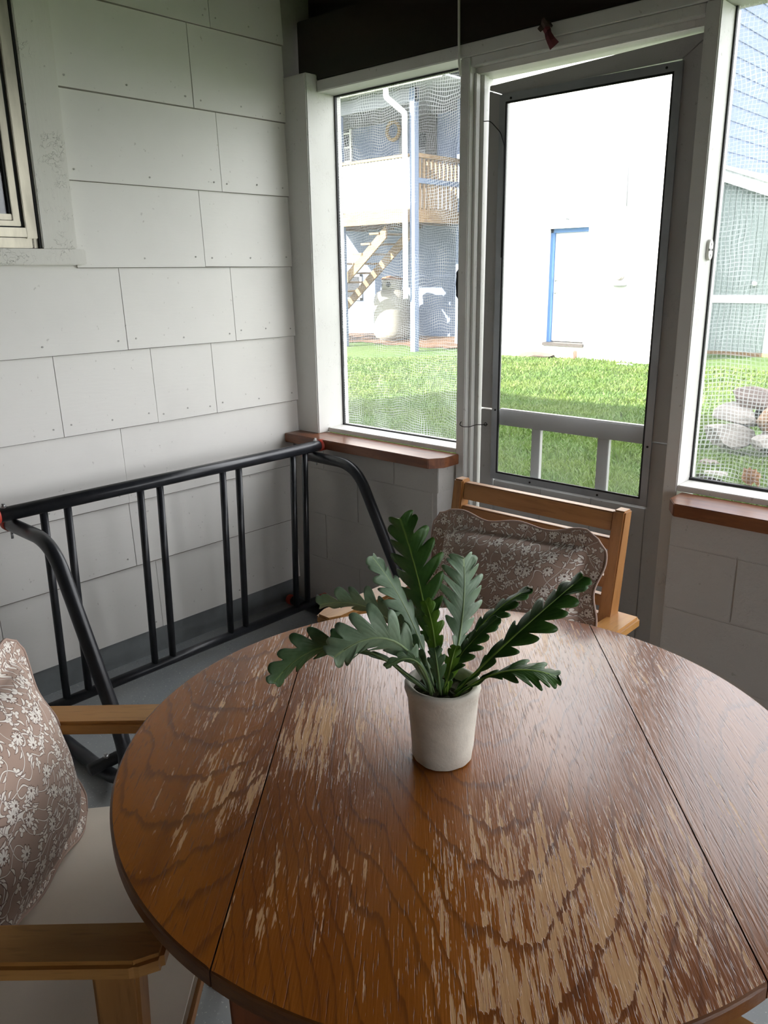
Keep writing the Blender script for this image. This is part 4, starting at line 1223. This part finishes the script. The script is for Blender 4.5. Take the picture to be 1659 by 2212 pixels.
# ---- recessed house wall with the balcony
hb = empty('balcony_house', (-11, 13.4, GZ))
tag(hb, 'house wall behind the balcony with blue shade put in its colour', 'building')
def hp(o): return rehome(o, hb)
YH = 13.4
hp(boxes('wall', [(-18, -7.52, YH, YH + 0.3, GZ - 0.2, 6.6)], 'shade_blue_wall'))
def winp(x0, x1, z0, z1, bars):
    f = hp(boxes('window', [(x0, x1, YH - 0.05, YH + 0.01, z0, z0 + 0.06), (x0, x1, YH - 0.05, YH + 0.01, z1 - 0.06, z1), (x0, x0 + 0.06, YH - 0.05, YH + 0.01, z0, z1), (x1 - 0.06, x1, YH - 0.05, YH + 0.01, z0, z1)], 'white_trim'))
    hp(box('pane', x0 + 0.05, x1 - 0.05, YH - 0.02, YH - 0.005, z0 + 0.05, z1 - 0.05, 'dark_pane'))
    for k in range(1, bars):
        zz = z0 + (z1 - z0) * k / bars
        hp(box('muntin', x0, x1, YH - 0.04, YH - 0.021, zz - 0.02, zz + 0.02, 'white_trim'))
    xm = (x0 + x1) / 2
    if bars: hp(box('muntin', xm - 0.02, xm + 0.02, YH - 0.039, YH - 0.0215, z0, z1, 'white_trim'))
winp(-13.6, -12.75, 3.9, 5.2, 4)
winp(-13.15, -12.5, 0.80, 1.46, 0)
dd = hp(box('balcony_door', -10.75, -10.0, YH - 0.05, YH + 0.01, 2.75, 5.05, 'dark_door'))
hp(box('pane', -10.62, -10.30, YH - 0.065, YH - 0.045, 3.95, 4.6, 'dark_pane'))
hp(box('trim_board', -11.15, -11.0, YH - 0.03, YH + 0.01, 2.75, 5.4, 'grey_soffit'))
# balcony
bl = empty('timber_balcony', (-8.6, 10.9, GZ))
tag(bl, 'timber balcony with white lattice front and slatted side railing', 'balcony')
def bp(o): return rehome(o, bl)
XC, YC = -8.60, 10.87
for x, y in ((XC, YC), (-10.72, YC), (XC, 12.42), (-13.2, YC)):
    bp(box('post', x - 0.065, x + 0.065, y - 0.0, y + 0.13, GZ - 0.1, 4.95, 'shade_blue_wall'))
bp(box('front_beam', -13.3, XC - 0.066, YC + 0.005, YC + 0.055, 2.47, 2.72, 'deck'))
bp(box('side_beam', XC - 0.035, XC + 0.015, YC + 0.131, YH - 0.005, 2.47, 2.72, 'deck'))
y = YC + 0.06
while y < YH - 0.1:
    bp(box('deck_board', -13.3, XC - 0.04, y, y + 0.135, 2.721, 2.755, 'deck')); y += 0.145
for x in (-9.6, -10.5, -11.4, -12.3):
    bp(box('joist', x, x + 0.045, YC + 0.06, YH - 0.01, 2.50, 2.72, 'deck'))
bp(box('top_rail', -13.3, XC - 0.066, YC + 0.01, YC + 0.12, 3.72, 3.77, 'deck'))
bp(box('top_rail', XC - 0.06, XC + 0.05, YC + 0.131, 12.42, 3.70, 3.78, 'deck'))
bp(box('mid_rail', XC - 0.02, XC + 0.03, YC + 0.131, 12.42, 3.22, 3.32, 'shade_blue_wall'))
y = YC + 0.21
while y < 12.35:
    bp(box('baluster', XC - 0.025, XC + 0.012, y, y + 0.062, 2.72, 3.70, 'deck')); y += 0.135
bm = bmesh.new()
for s in (-1, 1):
    u = -13.3 - 1.0
    while u < XC + 1.0:
        a = Vector((u, 0, 2.76)); b = Vector((u + 0.95 * s, 0, 3.71))
        lo, hi = (a, b) if s > 0 else (a + Vector((0.95, 0, 0)), b + Vector((0.95, 0, 0)))
        # clip to the panel
        def clip(p, q):
            X0, X1 = -13.25, XC - 0.07
            if p.x > q.x: p, q = q, p
            if q.x < X0 or p.x > X1: return None
            if p.x < X0: p = p + (q - p) * ((X0 - p.x) / (q.x - p.x))
            if q.x > X1: q = p + (q - p) * ((X1 - p.x) / (q.x - p.x))
            return p, q
        pq = clip(lo, hi)
        if pq and (pq[0] - pq[1]).length > 0.03:
            p, q = pq
            d = (q - p).normalized(); nrm = Vector((-d.z, 0, d.x)) * 0.028
            yy = YC + 0.055 + (0.008 if s > 0 else -0.002)
            f = [bm.verts.new((v.x, yy, v.z)) for v in (p + nrm, p - nrm, q - nrm, q + nrm)]
            k = [bm.verts.new((v.co.x, yy + 0.008, v.co.z)) for v in f]
            bm.faces.new(f); bm.faces.new(k[::-1])
            for i in range(4): bm.faces.new((f[i], k[i], k[(i + 1) % 4], f[(i + 1) % 4]))
        u += 0.095
lt = bp(from_bm('lattice', bm, 'white_trim'))
lt['kind'] = 'stuff'
# stair under it
for yy in (11.10, 11.90):
    bp(prism('stringer', [(-9.55, 2.46), (-9.55, 2.20), (-12.55, -0.10), (-12.80, -0.10)], 'y', yy, yy + 0.05, 'deck'))
for k in range(11):
    x = -9.75 - k * 0.265; zz = 2.30 - k * 0.205
    bp(box('stair_tread', x - 0.26, x + 0.02, 11.07, 11.98, zz - 0.02, zz + 0.02, 'deck'))
# roof over the balcony with gutter and downspout
bp(prism('roof', [(10.55, 5.02), (YH + 0.3, 6.5), (YH + 0.3, 6.62), (10.55, 5.14)], 'x', -15, -7.56, 'roofing'))
bp(prism('soffit', [(10.56, 4.96), (YH, 4.96), (YH, 5.0), (10.56, 5.0)], 'x', -15, -7.56, 'grey_soffit'))
bp(box('gutter', -15, -7.56, 10.44, 10.55, 4.93, 5.07, 'white_trim', None, 0.02))
bp(box('header', -13.3, XC + 0.065, YC + 0.02, YC + 0.11, 4.70, 4.95, 'grey_soffit'))
bp(tube('downspout', fillet([(-8.95, 10.50, 4.94), (-8.95, 10.50, 4.78), (-8.72, 10.79, 4.50), (-8.72, 10.79, 0.95)], 0.08, 5), 0.055, 'white_trim', None, 10))
bm = bmesh.new()
for k in range(20):
    a0 = 2 * PI * k / 20
    add_tube(bm, [(-11.3 + 0.2 * math.cos(a0), 13.33, 4.75 + 0.2 * math.sin(a0)), (-11.3 + 0.2 * math.cos(a0 + 0.32), 13.33, 4.75 + 0.2 * math.sin(a0 + 0.32))], 0.045, 6)
tag(from_bm('straw_wreath', bm, 'wreath', None, True), 'straw wreath hanging on the wall behind the balcony', 'wreath')

# ---- propane tank
pt = empty('propane_tank', (-10.62, 12.47, GZ))
tag(pt, 'large cream upright propane tank with rusty collar under the balcony', 'tank')
lathe('tank_body', [(0.0, -0.02), (0.30, -0.02), (0.30, 0.06), (0.40, 0.09), (0.44, 0.18), (0.45, 0.30), (0.45, 0.92), (0.43, 1.05), (0.36, 1.16), (0.22, 1.23), (0.0, 1.25)], 'tank', pt, 40)
col_ = lathe('collar', [(0.25, 1.20), (0.25, 1.46), (0.235, 1.46), (0.235, 1.20)], 'tank', pt, 32)
lathe('lid', [(0.0, 1.53), (0.10, 1.53), (0.22, 1.50), (0.265, 1.455), (0.25, 1.45), (0.0, 1.47)], 'rust', pt, 32)
for a in (-2.2, -1.2):
    tube('collar_hole', [(0.252 * math.cos(a), 0.252 * math.sin(a), 1.335), (0.246 * math.cos(a), 0.246 * math.sin(a), 1.335)], 0.06, 'dark_pane', pt, 12)

# ---- lean-to shed with vertical boards
sd = empty('board_shed', (-2.1, 13.6, GZ))
tag(sd, 'pale green lean-to shed of vertical boards with white fascia, seen through the right screen', 'shed')
def sp_(o): return rehome(o, sd)
YS = 13.6
def rz(x): return 3.04 - 0.374 * (x + 3.48)          # underside of the fascia
sp_(prism('wall_core', [(-3.45, GZ - 0.1), (-0.62, GZ - 0.1), (-0.62, rz(-0.62) - 0.02), (-3.45, rz(-3.45) - 0.02)], 'y', YS + 0.02, YS + 0.12, 'green_board'))
x = -3.45
while x < -0.65:
    sp_(prism('board', [(x + 0.003, GZ + 0.05), (x + 0.104, GZ + 0.05), (x + 0.104, rz(x + 0.104)), (x + 0.003, rz(x + 0.003))], 'y', YS, YS + 0.02, 'green_board')); x += 0.108
sp_(box('band_board', -3.46, -0.62, YS - 0.02, YS - 0.001, 0.84, 0.985, 'white_trim'))
sp_(box('base_board', -3.46, -0.62, YS - 0.015, YS - 0.0005, GZ - 0.05, GZ + 0.06, 'deck'))
sp_(prism('fascia', [(-3.46, rz(-3.46)), (-0.3, rz(-0.3)), (-0.3, rz(-0.3) + 0.22), (-3.46, rz(-3.46) + 0.22)], 'y', YS - 0.16, YS - 0.12, 'white_trim'))
sp_(prism('roof', [(-3.46, rz(-3.46) + 0.221), (-0.22, rz(-0.22) + 0.221), (-0.22, rz(-0.22) + 0.27), (-3.46, rz(-3.46) + 0.27)], 'y', YS - 0.22, YS + 4.5, 'white_trim'))
sp_(box('side_wall', -0.72, -0.62, YS + 0.12, YS + 4.4, GZ - 0.1, rz(-0.62) - 0.02, 'green_board'))
sp_(tube('latch_knob', [(-2.62, YS - 0.002, 1.19), (-2.62, YS - 0.06, 1.19), (-2.62, YS - 0.09, 1.17)], [0.04, 0.05, 0.03], 'white_trim', None, 10))

# ---- dry stone outcrop in the lawn
sw = empty('stone_outcrop', (0.8, 5.3, GZ))
tag(sw, 'weathered heap of stacked stones on the lawn beyond the right screen', 'stones')
SR = [((0.17, 5.10, 0.02), (0.26, 0.30, 0.15), 'stone_a'), ((0.55, 5.02, 0.00), (0.26, 0.28, 0.16), 'stone_a'), ((0.95, 4.98, 0.02), (0.30, 0.3, 0.17), 'stone_b'), ((1.40, 5.0, 0.02), (0.30, 0.3, 0.17), 'stone_a'),
      ((0.16, 5.22, 0.17), (0.22, 0.28, 0.13), 'stone_a'), ((0.48, 5.14, 0.16), (0.22, 0.26, 0.15), 'stone_c'), ((0.85, 5.12, 0.17), (0.26, 0.3, 0.15), 'stone_a'), ((1.3, 5.15, 0.17), (0.3, 0.3, 0.15), 'stone_c'),
      ((0.28, 5.36, 0.30), (0.32, 0.34, 0.13), 'stone_b'), ((0.76, 5.36, 0.33), (0.38, 0.38, 0.16), 'stone_b'), ((1.3, 5.4, 0.32), (0.36, 0.38, 0.15), 'stone_b'),
      ((0.55, 5.75, 0.22), (0.5, 0.45, 0.24), 'stone_b'), ((1.2, 5.8, 0.2), (0.5, 0.45, 0.24), 'stone_b')]
for k, (c, s, m_) in enumerate(SR):
    rehome(rock('stone', c, s, m_, 60 + k, None, 0, 3), sw)
tag(rock('field_stone', (0.42, 4.05, GZ + 0.005), (0.16, 0.10, 0.035), 'stone_a', 81), 'pale flat stone in the grass nearest the right screen', 'stone')
tag(rock('field_stone', (0.24, 4.42, GZ + 0.005), (0.15, 0.09, 0.03), 'stone_b', 82), 'brownish flat stone in the grass just before the stone heap', 'stone')
